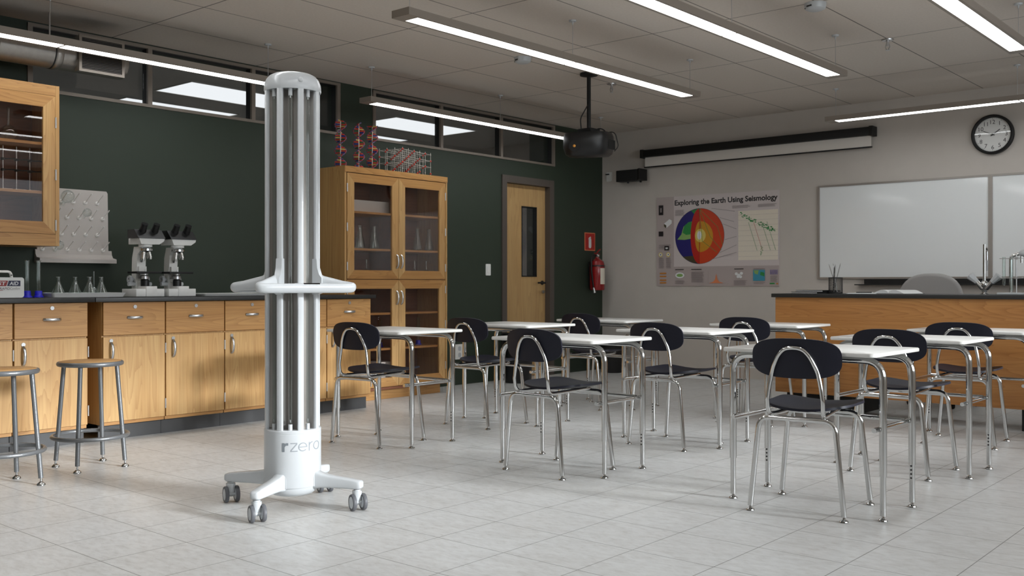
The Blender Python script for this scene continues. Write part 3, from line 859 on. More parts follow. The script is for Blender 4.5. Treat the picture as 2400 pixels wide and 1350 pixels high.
# microscopes
def microscope(y, label):
    t = thing('microscope', label, 'microscope', (-6.42, y, ZT), 0, 'microscopes on the counter')
    b = MB().box(-.11, .085, -.105, .105, 0, .052, bev=.003); b.box(-.02, .095, -.035, .045, .0, .07, bev=.003)
    b.build('base', M['white_matte'], t, 30)
    # curved arm: profile in X-Z, extruded in Y
    arm = [(-.105, .0525), (-.045, .0525), (-.045, .16), (-.035, .205), (-.03, .29), (.03, .33), (.03, .345), (-.075, .345), (-.10, .27), (-.105, .20)]
    b = MB().prism(arm, 'y', -.035, .03); b.box(-.046, -.012, -.03, .025, .172, .208); b.box(-.046, .03, -.025, .02, .098, .124, bev=.003)
    b.build('arm', M['white_matte'], t, 30)
    st = MB().box(-.043, .085, -.10, .085, .158, .172, bev=.002).build('stage', M['matte_black'], t, 30)
    MB().cyl((.015, .0, .172), (.015, .0, .186), .004, n=8).build('slide_clip', M['steel'], st)
    b = MB().lathe([(.026, .157), (.024, .146), (.03, .140), (.03, .120), (.018, .118), (0, .118)], (.02, -.01, 0), n=28); b.build('condenser', M['steel'], t)
    MB().lathe([(0, .0705), (.029, .0705), (.029, .112), (.022, .118), (0, .118)], (.02, -.005, 0), n=28).build('illuminator', M['black'], t)
    for s in (-1, 1):
        b = MB()
        if s < 0: b.lathe([(.011, -.01), (.026, -.01), (.028, 0), (.026, .01), (.011, .01), (.011, -.01)], n=24)
        else: b.cyl((0, 0, -.012), (0, 0, .012), .022)
        b.xf(Matrix.Translation((-.075, -.065 if s < 0 else .06, .118)) @ Matrix.Rotation(rad(90), 4, 'X')); b.cyl((-.075, -.06, .118) if s < 0 else (-.075, .03, .118), (-.075, -.035, .118) if s < 0 else (-.075, .058, .118), .009, n=12)
        b.build('coarse_knob', M['white'], t)
        MB().cyl((-.06, s * .032, .085), (-.06, s * .085, .085), .014, n=18).build('fine_knob', M['white'], t)
    # nosepiece and objectives
    npz = .318
    b = MB().lathe([(0, -.012), (.032, -.012), (.044, -.002), (.044, .012), (.036, .016), (0, .016)], (.025, 0, npz), n=28); b.build('nosepiece', M['chrome'], t)
    for k, L in enumerate((.062, .05, .045, .07)):
        a = rad(-60 + 90 * k); p = Vector((.025 + .024 * cos(a), .024 * sin(a), npz - .012)); q = p + Vector((cos(a) * .012, sin(a) * .012, -L))
        ob = MB().cyl(p, p.lerp(q, .75), .0115, n=16); ob.cyl(p.lerp(q, .75), q, .0115, .007, n=16)
        ob.build('objective', M['chrome'], t)
    hd = MB().lathe([(.046, 0), (.046, .03), (.04, .034)], (.015, 0, .342), n=28, cap=True)
    hd.box(-.095, -.03, -.065, -.0, .36, .402, bev=.003)
    # head block: bottom boat shape
    boat = [(-.072, .36), (.062, .36), (.098, .384), (.102, .4), (-.088, .4)]
    hb = MB().prism([(q[0], q[1]) for q in boat], 'x', -.045, .075); hd.join(hb, Matrix.Translation((0, .01, 0)))
    hd.build('head_housing', M['white_matte'], t, 30)
    pr = MB()
    wedge = [(-.06, .4015), (.088, .4015), (.03, .462), (-.06, .462)]
    pr.prism(wedge, 'y', -.09, .112)
    hp = pr.build('eyepiece_mount', M['black'], t, 30)
    for s in (-.045, .045):
        p = Vector((.02, .012 + s, .425)); d = Vector((.55, 0, .83)).normalized()
        e = MB().cyl(p, p + d * .05, .026, .024, n=20); e.cyl(p + d * .05, p + d * .084, .0225, .021, n=20); e.cyl(p + d * .084, p + d * .09, .0225, n=20)
        e.build('eyepiece', M['black'], hp)
    return t
mic = microscope(3.56, 'white and black microscope on the counter, left one of the pair')
dup(mic, (-6.42, 3.805, ZT), 0, 'white and black microscope on the counter, right one of the pair beside the flat tray')

# ---------------------------------------------------------------- contents of the cabinets
SH_T, SH_M, SH_B = 1.6255, 1.3105, 1.0555
o = MB().box(-6.72, -6.56, 5.475, 5.972, SH_T, SH_T + .105, bev=.004).build('white_box', M['box_white']); tag(o, 'long white box on the top shelf of the tall cabinet, left door', 'box')
G = 'tall flasks on the middle shelf of the tall cabinet'
for i, (y, x, l) in enumerate(((5.475, -6.60, 'leftmost tall glass flask on the middle shelf, at the hinge side of the left door'), (5.60, -6.72, 'second tall glass flask from the left on the middle shelf of the left door'), (5.665, -6.60, 'tall glass flask with a bright glint, third from the left behind the left door'),
        (5.775, -6.72, 'fourth tall glass flask from the left, set further back behind the left door'), (5.835, -6.60, 'rightmost fully visible tall glass flask behind the left door'), (5.925, -6.71, 'tall glass flask half hidden by the right stile of the left door'))):
    tall_flask(x, y, SH_M, .205, .045, l, G)
for y, x, l in ((6.355, -6.60, 'left tall glass flask on the middle shelf of the right upper door'), (6.505, -6.60, 'right tall glass flask on the middle shelf of the right upper door')):
    tall_flask(x, y, SH_M, .205, .045, l, G)
G = 'long-necked flasks on the bottom shelf of the upper doors'
for y, l in ((5.76, 'long-necked glass flask behind the left upper door, lowest shelf'), (6.34, 'long-necked glass flask behind the right upper door, left of two'), (6.49, 'long-necked glass flask behind the right upper door, right of two')):
    volu(-6.62, y, SH_B, .165, .042, l, G)
cylinder_glass(-6.63, 5.925, .4455, .24, 'glass measuring cylinder with blue foot behind the left lower cabinet door', 'measuring cylinders in the tall cabinet')
cylinder_glass(-6.63, 6.395, .4455, .25, 'glass measuring cylinder with blue foot behind the right lower cabinet door', 'measuring cylinders in the tall cabinet')
o = MB().box(-6.74, -6.52, 5.82, 5.965, .106, .32, bev=.004).build('white_carton', M['box_white'])
tag(o, 'white carton at the bottom of the tall cabinet, left lower door', 'box')
o = MB().box(-6.70, -6.50, 6.05, 6.40, .1055, .125, bev=.004).build('flat_white_tray', M['box_white']); tag(o, 'flat white tray at the bottom of the tall cabinet, right lower door', 'tray')
US = UZ0
volu(-6.64, 2.742, US + .6725, .22, .055, 'round-bodied flask on the top shelf of the wall cabinet', None)
def stand(x, y, z, label):
    t = thing('ring_stand', label, 'laboratory stand', (x, y, z), 0, 'ring stands in the wall cabinet')
    MB().box(-.05, .07, -.035, .035, 0, .009, bev=.002).build('base_plate', M['white_matte'], t)
    MB().cyl((0, 0, .009), (0, 0, .29), .0042, n=10).build('rod', M['steel'], t)
    for zz, L in ((.205, .09), (.135, .11)):
        b = MB().box(-.012, .012, -.010, .010, zz - .008, zz + .008, bev=.002); b.tube([(.0, 0, zz), (.03, L * .6, zz + .002), (.035, L, zz - .002)], .0045, n=8)
        b.build('clamp', M['matte_black'], t)
    return t
st = stand(-6.66, 2.715, US + .3565, 'left ring stand with two clamps on the middle shelf of the wall cabinet')
dup(st, (-6.66, 2.800, US + .3565), 0, 'middle ring stand with two clamps on the middle shelf of the wall cabinet')
dup(st, (-6.66, 2.885, US + .3565), 0, 'right ring stand with two clamps on the middle shelf of the wall cabinet')
for y, l in ((2.722, 'left small glass bottle on the bottom shelf of the wall cabinet'), (2.836, 'right small glass bottle on the bottom shelf of the wall cabinet')):
    o = MB().lathe([(0, 0), (.020, 0), (.022, .004), (.022, .05), (.010, .062), (.010, .085), (.013, .088), (.008, .086), (.008, .062), (.019, .048), (.019, .006), (0, .005)], n=20).build('glass_bottle', M['glass'])
    o.location = (-6.63, y, US + .0775); tag(o, l, 'bottle', 'small bottles in the wall cabinet')

# ---------------------------------------------------------------- molecular models on the tall cabinet
def helix_model(x, y, ph, label):
    t = thing('double_helix_model', label, 'molecule model', (x, y, TZ + .0005), 0, 'double-helix models on the tall cabinet')
    MB().lathe([(0, 0), (.028, 0), (.028, .004), (.006, .006), (0, .006)], n=20).build('foot', M['rod'], t)
    MB().cyl((0, 0, .006), (0, 0, .392), .0042, n=8).build('centre_rod', M['rod'], t)
    H, turns, R, n = .385, 1.75, .047, 24
    for s in (0, 1):
        b = MB(); pts = []
        for k in range(n * 3 + 1):
            a = ph + s * PI + 2 * PI * turns * k / (n * 3); pts.append((R * cos(a), R * sin(a), .012 + H * k / (n * 3)))
        b.tube(pts, .0028, M['strand'], 6)
        for k in range(n + 1):
            a = ph + s * PI + 2 * PI * turns * k / n
            b.sphere((R * cos(a), R * sin(a), .012 + H * k / n), .0062, M['ball_red' if k % 3 else 'strand'], 8)
        b.build('strand', None, t)
    b = MB()
    cols = ('ball_red', 'ball_yellow', 'ball_blue', 'ball_green')
    for k in range(n + 1):
        a = ph + 2 * PI * turns * k / n; z = .012 + H * k / n
        c1, c2 = (cols[0], cols[(k % 3) + 1]) if k % 2 else (cols[(k % 3) + 1], cols[0])
        for s, c in ((1, c1), (-1, c2)):
            b.tube([(s * .005 * cos(a), s * .005 * sin(a), z), (s * R * cos(a), s * R * sin(a), z)], .0052, M[c], 6)
    b.build('base_pairs', None, t)
helix_model(-6.60, 5.452, .3, 'leftmost of the three red and blue double-helix models on the tall cabinet')
helix_model(-6.60, 5.655, 1.2, 'middle one of the three red and blue double-helix models on the tall cabinet')
helix_model(-6.63, 5.835, 2.1, 'rightmost double-helix model on the tall cabinet, next to the lattice model')
t = thing('lattice_model', 'red-balled crystal lattice model on the right of the tall cabinet', 'molecule model', (-6.62, 6.225, TZ + .0005), rad(14))
NX, NY, NZ = 4, 6, 4
sx_, sy_, sz_ = .082, .095, .058
b = MB()
for i in range(NX):
    for j in range(NY):
        X, Y = (i - (NX - 1) / 2) * sx_, (j - (NY - 1) / 2) * sy_
        b.cyl((X, Y, .0), (X, Y, .222), .0026, n=6)
b.build('upright_rods', M['rod'], t)
b = MB()
for k in range(1, NZ):
    z = .03 + k * sz_
    for i in range(NX): X = (i - (NX - 1) / 2) * sx_; b.cyl((X, -(NY - 1) / 2 * sy_, z), (X, (NY - 1) / 2 * sy_, z), .0022, n=6)
    for j in range(NY): Y = (j - (NY - 1) / 2) * sy_; b.cyl((-(NX - 1) / 2 * sx_, Y, z), ((NX - 1) / 2 * sx_, Y, z), .0022, n=6)
b.build('cross_rods', M['rod'], t)
b = MB(); c = MB()
for i in range(NX):
    for j in range(NY):
        for k in range(0, NZ):
            X, Y, z = (i - (NX - 1) / 2) * sx_, (j - (NY - 1) / 2) * sy_, .03 + k * sz_
            if (i + j + k) % 2 == 0: b.sphere((X, Y, z), .0095, None, 8)
            else: c.sphere((X, Y, z), .0055, None, 8)
b.build('red_balls', M['ball_red'], t); c.build('pale_balls', M['rod'], t)

# ================================================================= FRONT WALL
def wall_plate(name, mb, mat, label, cat):
    o = mb.build(name, mat); return tag(o, label, cat)
# projection screen
t = thing('projection_screen', 'black roll-up projection screen case with a strip of pale screen, on the front wall', 'projection screen', (-4.905, YF, 2.36))
MB().box(-1.325, 1.325, -.12, -.004, .085, .167, bev=.012).build('case', M['matte_black'], t, 30)
for s in (-1, 1): MB().box(s * 1.31 - .02, s * 1.31 + .02, -.122, -.002, .078, .173, bev=.004).build('end_cap', M['matte_black'], t)
MB().box(-1.295, 1.295, -.064, -.062, -.018, .086).build('screen_sheet', M['cloth_screen'], t, 0)
MB().box(-1.305, 1.305, -.072, -.054, -.032, -.0185, bev=.003).build('bottom_bar', M['matte_black'], t)
# loudspeaker and its wall plate
t = thing('wall_speaker', 'small black loudspeaker on a bracket near the corner of the front wall', 'loudspeaker', (-6.36, YF, 2.245))
MB().prism([(-.165, -.17), (.125, -.17), (.185, -.235), (.185, -.06), (-.165, -.06)], 'z', -.062, .066).build('cabinet', M['matte_black'], t, 0)
b = MB().box(-.05, .05, -.06, -.004, -.05, .05, bev=.004); b.build('wall_bracket', M['matte_black'], t)
for x in (-.02, .15): MB().cyl((x, -.14, -.085), (x, -.14, -.0625), .012, n=12).build('foot', M['matte_black'], t)
t = thing('socket_plate', 'pale wall socket plate left of the black loudspeaker', 'socket', (-6.735, YF, 2.27))
MB().prism(rrect(.075, .11, .008, 4), 'y', -.012, -.001).build('plate', M['white_matte'], t)
MB().box(-.04, .006, -.03, -.0125, .022, .034, bev=.002).build('plug', M['black'], t)

# seismology poster: one printed panel
PX0, PX1, PZ0, PZ1 = -6.075, -4.59, .985, 1.985
pw, ph_ = PX1 - PX0, PZ1 - PZ0
t = thing('wall_poster', 'mauve-grey science poster with a cut-away globe, on the front wall beside the whiteboard', 'poster', (PX0, YF, PZ0))
MB().box(0, pw, -.014, -.002, 0, ph_).build('panel', M['poster'], t, 0)
pb = MB(); layer = [-.0145]
def flat(poly, m, d=None):
    y = layer[0]; layer[0] -= .00003
    n = len(poly); pb.raw([(p[0], y, p[1]) for p in poly], [tuple(range(n))], M[m])
def quadlines(pts, w, m):
    y = layer[0]; layer[0] -= .00003
    for q in ribbon(pts, w): pb.raw([(p[0], y, p[1]) for p in q], [(0, 1, 2, 3)], M[m])
def rect(x, z, w, h, m): flat([(x, z), (x + w, z), (x + w, z + h), (x, z + h)], m)
def glyphs(s, x, z, w, h, m, off=.0):
    v, f = text_fit(s, w, h, offset=off); y = layer[0]; layer[0] -= .00003
    pb.raw([(x + p[0], y, z + p[1]) for p in v], f, M[m])
rect(0, 0, pw, .215, 'poster_foot'); rect(0, 0, .225, ph_, 'poster_foot')
glyphs('Exploring the Earth Using Seismology', .235, .880, 1.235, .078, 'ink', .03)
gx, gz, gr = .548, .548, .303
flat([(gx + gr * 1.01 * cos(a), gz + gr * 1.01 * sin(a)) for a in [2 * PI * k / 64 for k in range(64)]], 'ink')
flat([(gx + gr * cos(a), gz + gr * sin(a)) for a in [2 * PI * k / 64 for k in range(64)]], 'ocean')
def clipc(poly): 
    o = []
    for x, z in poly:
        d = math.hypot(x, z); s = min(1, 1 / max(d, 1e-6)); o.append((gx + gr * x * s, gz + gr * z * s))
    return o
flat(clipc([(-.68, -.74), (-.1, -.70), (0, -1), (-.3, -.96), (-.55, -.84)]), 'ice')
flat(clipc([(-.35, .96), (-.05, 1.0), (-.02, .7), (-.2, .8)]), 'land')
flat([(gx + gr * p[0], gz + gr * p[1]) for p in ((-.92, -.10), (-.75, .08), (-.66, .36), (-.45, .52), (-.2, .55), (-.28, .2), (-.32, -.08), (-.6, -.12))], 'land2')
flat([(gx + gr * p[0], gz + gr * p[1]) for p in ((-.70, .15), (-.62, .40), (-.42, .53), (-.22, .52), (-.30, .2), (-.34, .08), (-.55, .06))], 'land')
half = [(gx + gr * sin(PI * k / 32), gz + gr * cos(PI * k / 32)) for k in range(33)]
flat(half, 'orange_red')
lens = [(0, 1)] + [(-.36 * sin(PI * k / 24), cos(PI * k / 24)) for k in range(1, 24)] + [(0, -1)]
flat([(gx + gr * p[0], gz + gr * p[1]) for p in lens], 'deep_red')
def ell(cx, cz, rx, rz, m, a0=0, a1=360, n=40): flat([(gx + gr * (cx + rx * cos(rad(a0 + (a1 - a0) * k / n))), gz + gr * (cz + rz * sin(rad(a0 + (a1 - a0) * k / n)))) for k in range(n)], m)
ell(.02, -.02, .54, .56, 'ochre', -90, 90); ell(.02, -.02, .20, .56, 'ochre', 90, 270)
ell(.04, .02, .22, .24, 'yellow'); ell(.0, .03, .09, .16, 'paper')
for a in (8, 30, 55): quadlines([(gx, gz + gr), (gx + gr * sin(rad(a)) * .9, gz + gr * (1 - cos(rad(a)) * 1.2)), (gx + gr * .95 * sin(rad(40 + a)), gz - gr * .6 * cos(rad(a)))], .005, 'land')
quadlines([(gx, gz + gr), (gx, gz - gr)], .003, 'ink')
cx0, cz0, cw, chh = 1.02, .275, .455, .525
rect(cx0, cz0, cw, chh, 'cream')
for k in range(9): quadlines([(cx0, cz0 + .04 + k * .055), (cx0 + cw, cz0 + .04 + k * .055)], .0016, 'poster_foot')
rnd = random.Random(3)
for k in range(90):
    s = rnd.random(); x = cx0 + .02 + s * (cw - .05); z = cz0 + chh - .04 - s * .19 + rnd.uniform(-.025, .02)
    rect(x, z, rnd.uniform(.006, .02), rnd.uniform(.004, .012), 'land')
for x0 in (.12, .18, .27, .33):
    quadlines([(cx0 + x0, cz0 + .40), (cx0 + x0 + .10, cz0 + .10)], .003, 'land' if x0 != .18 else 'deep_red')
for k in range(14): rect(cx0 + .25 + rnd.uniform(0, .03), cz0 + .05 + k * .007, .012, .004, 'land')
for (a, b) in (((.70, .845), (.98, .80)), ((.80, .74), (.97, .69)), ((.84, .67), (1.0, .61)), ((.86, .50), (1.0, .53)), ((.80, .36), (1.0, .44)), ((.70, .29), (1.0, .36))): quadlines([a, b], .004, 'ink_grey')
def para(x, z, w, n, lh=.011):
    for k in range(n): rect(x, z - k * lh, w * rnd.uniform(.8, 1), .0042, 'ink_grey')
para(.245, .84, .13, 6); para(.95, .855, .22, 3); para(1.25, .855, .21, 3)
para(.03, .31, .07, 11); para(.125, .31, .07, 11); para(.03, .46, .16, 5)
para(.245, .055, .13, 4); para(.45, .15, .17, 11); para(.97, .055, .16, 5); para(1.20, .035, .14, 2); para(1.39, .10, .08, 6)
rect(.245, .178, .11, .008, 'ink'); rect(.45, .178, .13, .008, 'ink'); rect(.975, .178, .11, .008, 'ink'); rect(1.20, .178, .13, .007, 'ink_grey')
rect(.03, .80, .06, .11, 'ink'); rect(.05, .83, .02, .05, 'ink_grey'); rect(.03, .56, .06, .055, 'ink'); rect(.105, .40, .06, .05, 'ink'); rect(.12, .415, .03, .018, 'paper')
flat([(.10, .67), (.13, .65), (.20, .70), (.20, .735), (.17, .75), (.10, .70)], 'paper'); flat([(.10, .67), (.13, .65), (.13, .682), (.10, .70)], 'ice')
for x in (.055, .155):
    flat([(x + .026 * cos(2 * PI * k / 24), .352 + .026 * sin(2 * PI * k / 24)) for k in range(24)], 'yellow')
    flat([(x + .018 * cos(2 * PI * k / 24), .352 + .018 * sin(2 * PI * k / 24)) for k in range(24)], 'paper'); rect(x - .004, .345, .01, .016, 'ink')
for k, z in enumerate((.135, .10, .058, .028)): rect(.045, z, .085, .014, 'amber')
flat([(.305 + .058 * cos(2 * PI * k / 24), .118 + .032 * sin(2 * PI * k / 24)) for k in range(24)], 'paper'); flat([(.305 + .04 * cos(2 * PI * k / 24), .118 + .018 * sin(2 * PI * k / 24)) for k in range(24)], 'land2')
quadlines([(.66, .03), (.66, .165)], .002, 'ink_grey'); quadlines([(.655, .03), (.87, .03)], .002, 'ink_grey')
flat([(.67, .031), (.72, .045), (.745, .07), (.76, .135), (.775, .07), (.80, .045), (.85, .031)], 'peach')
for x, z in ((1.0, .13), (1.03, .115), (1.06, .135), (1.02, .10), (1.05, .098)): flat([(x + .018 * cos(2 * PI * k / 16), z + .016 * sin(2 * PI * k / 16)) for k in range(16)], 'paper')
rect(1.195, .055, .135, .115, 'teal'); flat([(1.20, .165), (1.26, .165), (1.25, .12), (1.215, .13)], 'land2'); flat([(1.28, .15), (1.325, .14), (1.325, .10), (1.275, .115)], 'land'); rect(1.195, .055, .06, .05, 'teal')
for k in range(5): rect(1.39 + k * .018, .12, .009, .05, 'violet')
rect(1.385, .02, .055, .014, 'land'); rect(1.46, .018, .018, .014, 'amber')
pb.build('printed_artwork', None, t, 0)

# whiteboards
def whiteboard(x0, x1, label):
    z0, z1 = 1.055, 1.995
    t = thing('whiteboard', label, 'whiteboard', (x0, YF, z0), 0, 'whiteboards on the front wall')
    w, h = x1 - x0, z1 - z0
    MB().box(.012, w - .012, -.018, -.003, .012, h - .012).build('writing_surface', M['board'], t, 0)
    f = MB()
    for a in ((0, .018, 0, h), (w - .018, w, 0, h), (.018, w - .018, 0, .018), (.018, w - .018, h - .018, h)): f.box(a[0], a[1], -.026, -.001, a[2], a[3])
    f.build('frame', M['alu'], t, 0)
whiteboard(-4.165, -2.545, 'large left whiteboard panel on the front wall behind the teacher desk')
whiteboard(-2.5445, -.90, 'right whiteboard panel, cut by the right edge of the view')
t = thing('pen_tray', 'long black pen tray on the wall under the whiteboard', 'tray', (-3.74, YF, 1.0))
b = MB().box(.05, 2.7, -.035, -.002, .005, .054); b.build('back_rail', M['matte_black'], t, 0)
MB().box(-.02, 2.7, -.11, -.002, -.006, .0045, bev=.002).build('shelf', M['matte_black'], t, 0)

# wall clock
t = thing('wall_clock', 'round black-rimmed wall clock on the front wall', 'clock', (-2.525, YF, 2.352))
CR = .178
def yl(mb): return mb.xf(Matrix.Rotation(rad(90), 4, 'X'))
yl(MB().lathe([(0, .002), (CR, .002), (CR, .045), (CR * .94, .052), (CR * .865, .047), (CR * .855, .020), (0, .020)], n=64)).build('rim', M['matte_black'], t, 50)
yl(MB().lathe([(0, .0205), (CR * .853, .0205), (CR * .853, .022), (0, .022)], n=64)).build('dial', M['white_matte'], t)
nb = MB()
for k in range(1, 13):
    a = rad(90 - 30 * k); s = str(k)
    v, f = text_polys(s, .052, align='CENTER')
    x0 = (min(p[0] for p in v) + max(p[0] for p in v)) / 2; z0 = (min(p[1] for p in v) + max(p[1] for p in v)) / 2
    nb.raw([(CR * .64 * cos(a) + p[0] - x0, -.0225, CR * .64 * sin(a) + p[1] - z0) for p in v], f)
for k in range(60):
    a = rad(6 * k); r0 = CR * (.80 if k % 5 else .77)
    q = ribbon([(r0 * cos(a), r0 * sin(a)), (CR * .825 * cos(a), CR * .825 * sin(a))], .0015 if k % 5 else .003)[0]
    nb.raw([(p[0], -.0225, p[1]) for p in q], [(0, 1, 2, 3)])
nb.build('numerals', M['ink'], t, 0)
def hand(name, ang, L, w, y, back=.02):
    d = Vector((sin(rad(ang)), cos(rad(ang)))); q = ribbon([tuple(-d * back), tuple(d * L)], w)[0]
    MB().prism([tuple(p) for p in q], 'y', y, y - .002).build(name, M['ink'], t, 0)
hand('hour_hand', 55, .075, .007, -.024); hand('minute_hand', 295, .088, .005, -.027); hand('second_hand', 80, .12, .0018, -.030)
yl(MB().lathe([(0, .0225), (.008, .0225), (.008, .033), (0, .033)], n=20)).build('hub', M['ink'], t)
yl(MB().lathe([(CR * .866, .036), (0, .0385)], n=48)).build('glass', M['pane'], t)

# left wall: light switch, outlet, extinguisher, sign, bins
t = thing('light_switch', 'white light switch on the green wall left of the door', 'light switch', (XL, 7.59, 1.153))
MB().prism(rrect(.072, .118, .008, 4), 'x', .001, .009).build('plate', M['white_matte'], t)
MB().box(.0092, .013, -.016, .016, -.033, .033, bev=.001, seg=1).build('rocker', M['white_matte'], t)
t = thing('power_outlet', 'double wall outlet low on the green wall beside the tall cabinet', 'socket', (XL, 7.16, .33))
MB().prism(rrect(.12, .15, .008, 4), 'x', .001, .010).build('plate', M['white_matte'], t)
for z in (-.032, .032): MB().prism(rrect(.04, .045, .015, 4, 0, z), 'x', .0102, .012).build('receptacle', M['panel_grey'], t)
t = thing('fire_sign', 'red sign with a white extinguisher symbol above the fire extinguisher', 'sign', (XL, 9.365, 1.50))
MB().box(.001, .005, -.102, .102, -.105, .105).build('plate', M['peach'], t, 0)
MB().box(.0052, .0056, -.092, .092, -.095, .095).build('red_field', M['red'], t, 0)
b = MB(); b.prism(rrect(.05, .115, .018, 4, .0, -.018), 'x', .0058, .0062); b.prism([(-.035, .028), (-.02, .048), (.012, .062), (.02, .045), (.012, .03), (-.012, .03)], 'x', .0058, .0062)
b.build('symbol', M['paper'], t, 0)
t = thing('fire_extinguisher', 'red fire extinguisher hung on the green wall by the corner', 'fire extinguisher', (XL + .105, 9.37, .935))
MB().lathe([(0, .0), (.078, .0), (.088, .012), (.088, .285), (.075, .335), (.035, .362), (.024, .372), (.024, .385), (0, .385)], n=36).build('cylinder', M['red_dark'], t)
b = MB().cyl((0, 0, .385), (0, 0, .415), .02, n=16); b.sphere((.028, -.02, .398), .016, M['steel']); b.build('valve', M['steel'], t)
b = MB().tube([(0, .05, .42), (0, -.015, .415), (0, -.05, .43)], .007, M['red_dark'], n=8); b.tube([(0, -.02, .42), (0, .02, .455), (0, .06, .475)], .008, M['red_dark'], n=8); b.build('lever', None, t)
MB().tube(fillet([(0, -.02, .40), (-.01, -.10, .40), (0, -.112, .22), (.01, -.085, .03)], .06, 8), .010, n=10).build('hose', M['black'], t)
b = MB().cyl((.01, -.085, .03), (.02, -.078, -.03), .013, .018, n=12); b.build('nozzle', M['steel'], t)
b = MB()
for zz in (.275,): b.lathe([(.0885, zz), (.0905, zz), (.0905, zz + .014), (.0885, zz + .014)], n=36)
b.box(-.104, -.085, -.03, .03, .05, .33); b.build('wall_bracket', M['black'], t)
lb = MB(); vs = []; n = 10
for k in range(n + 1):
    a = rad(-30 + 110 * k / n)
    vs += [(.0889 * cos(a), .0889 * sin(a), .07), (.0889 * cos(a), .0889 * sin(a), .255)]
lb.raw(vs, [(2 * k, 2 * k + 2, 2 * k + 3, 2 * k + 1) for k in range(n)]); lb.build('label_sheet', M['cream'], t)
def bin_(x, y, r, h, label):
    t = thing('waste_bin', label, 'bin', (x, y, 0), 0, 'waste bins on the floor')
    MB().lathe([(0, .0005), (r * .82, .0005), (r * .84, .01), (r * .98, h - .02), (r, h), (r * .95, h), (r * .93, h - .02), (r * .80, .014), (0, .014)], n=40).build('tub', M['black'], t)
    MB().lathe([(r * 1.0, h - .035), (r * 1.03, h - .03), (r * 1.03, h), (r * .96, h + .003)], n=40).build('rim', M['black'], t)
    b = MB()
    for k in range(7):
        a = 2 * PI * k / 7; b.sphere((r * .45 * cos(a), r * .45 * sin(a), h - .05), r * .36, n=10, sc=(1, 1, .8))
    b.build('bin_liner', M['black'], t)
bin_(-6.56, 7.74, .165, .50, 'black waste bin against the green wall left of the door')
bin_(-6.50, 9.33, .150, .40, 'black waste bin in the far corner under the fire extinguisher')

# ================================================================= TEACHER DESK
TDY = 7.345
t = thing('teacher_desk', 'long wooden teacher desk with a black worktop in front of the whiteboard', 'desk', (-3.54, TDY, 0))
LX = 3.3
MB().box(0, LX, 0, .022, .152, .899).build('front_panel', M['desk_wood'], t, 0)
MB().box(0, .022, .0225, .70, .152, .899).build('end_panel', M['desk_wood'], t, 0)
MB().box(LX - .022, LX, .0225, .70, .152, .899).build('end_panel', M['desk_wood'], t, 0)
MB().box(-.025, LX + .03, -.025, .74, .8995, .929, bev=.003).build('worktop', M['black_top'], t)
MB().box(.075, .60, .05, .66, 0, .1515).build('pedestal_base', M['matte_black'], t, 0)
MB().box(1.78, 2.35, .05, .66, 0, .1515).build('pedestal_base', M['matte_black'], t, 0)
MB().box(.023, .62, .1, .69, .1525, .898).build('pedestal_carcass', M['desk_wood'], t, 0)
MB().box(1.76, 2.37, .1, .69, .1525, .898).build('pedestal_carcass', M['desk_wood'], t, 0)
ZD = .9295
# things on the teacher desk
def book(x, y, z, lx, ly, h, rz, label, cover='black', pages=True):
    t = thing('book', label, 'book', (x, y, z), rz, 'books on the teacher desk')
    b = MB().box(-lx / 2, lx / 2, -ly / 2, ly / 2, 0, .0018); b.box(-lx / 2, lx / 2, -ly / 2, ly / 2, h - .0018, h); b.box(lx / 2 - .003, lx / 2, -ly / 2, ly / 2, .0018, h - .0018)
    b.build('cover', M[cover], t, 0)
    MB().box(-lx / 2 + .004, lx / 2 - .004, -ly / 2 + .004, ly / 2 - .004, .002, h - .002).build('page_block', M['paper'], t, 0)
book(-3.33, 7.60, ZD, .30, .21, .013, rad(-24), 'lower of two thin books lying at the left end of the teacher desk')
book(-3.31, 7.62, ZD + .0135, .28, .20, .013, rad(-18), 'upper of two thin books lying at the left end of the teacher desk')
t = thing('pencil_cup', 'black wire-mesh cup of pencils on the teacher desk', 'pencil holder', (-3.145, 7.58, ZD))
b = MB(); n = 40
for k in range(n):
    a0 = 2 * PI * k / n
    for s in (-1, 1):
        pts = [((.052 * cos(a0 + s * .9 * q / 6)), .052 * sin(a0 + s * .9 * q / 6), .008 + .115 * q / 6) for q in range(7)]
        b.tube(pts, .0011, n=4)
b.build('mesh_wall', M['mesh_black'], t)
b = MB().lathe([(.050, .120), (.054, .120), (.054, .127), (.050, .127), (.050, .120)], n=32); b.lathe([(0, .0), (.054, 0), (.054, .009), (.049, .009), (0, .004)], n=32); b.build('rim_and_base', M['matte_black'], t)
for k, (a, L, m, tilt) in enumerate(((2.9, .235, 'wood_pencil', .34), (2.6, .23, 'paper', .18), (.5, .205, 'matte_black', .05), (.2, .235, 'wood_pencil', .26), (1.2, .22, 'wood_pencil', .12))):
    o = thing('pencil', ['leftmost grey pencil leaning left in the mesh cup', 'white pencil second from the left in the mesh cup', 'black pen upright in the mesh cup', 'rightmost grey pencil leaning right in the mesh cup', 'grey pencil at the back of the mesh cup'][k], 'pencil', (-3.145, 7.58, ZD + .0095), 0, 'pencils in the mesh cup')
    p = Vector((.018 * cos(a + PI), .018 * sin(a + PI), 0.002)); d = Vector((cos(a) * tilt, sin(a) * tilt * .3, 1)).normalized()
    MB().cyl(p, p + d * (L - .018), .0037, n=6).build('shaft', M[m], o); MB().cyl(p + d * (L - .018), p + d * L, .0037, .0006, n=6).build('tip', M['wood_pencil' if m != 'matte_black' else 'matte_black'], o)
o = MB().lathe([(0, 0), (.024, 0), (.026, .003), (.026, .014), (.018, .016), (0, .014)], n=24).build('tape_roll', M['matte_black']); o.location = (-3.235, 7.52, ZD); tag(o, 'small black roll beside the mesh pencil cup', 'tape')
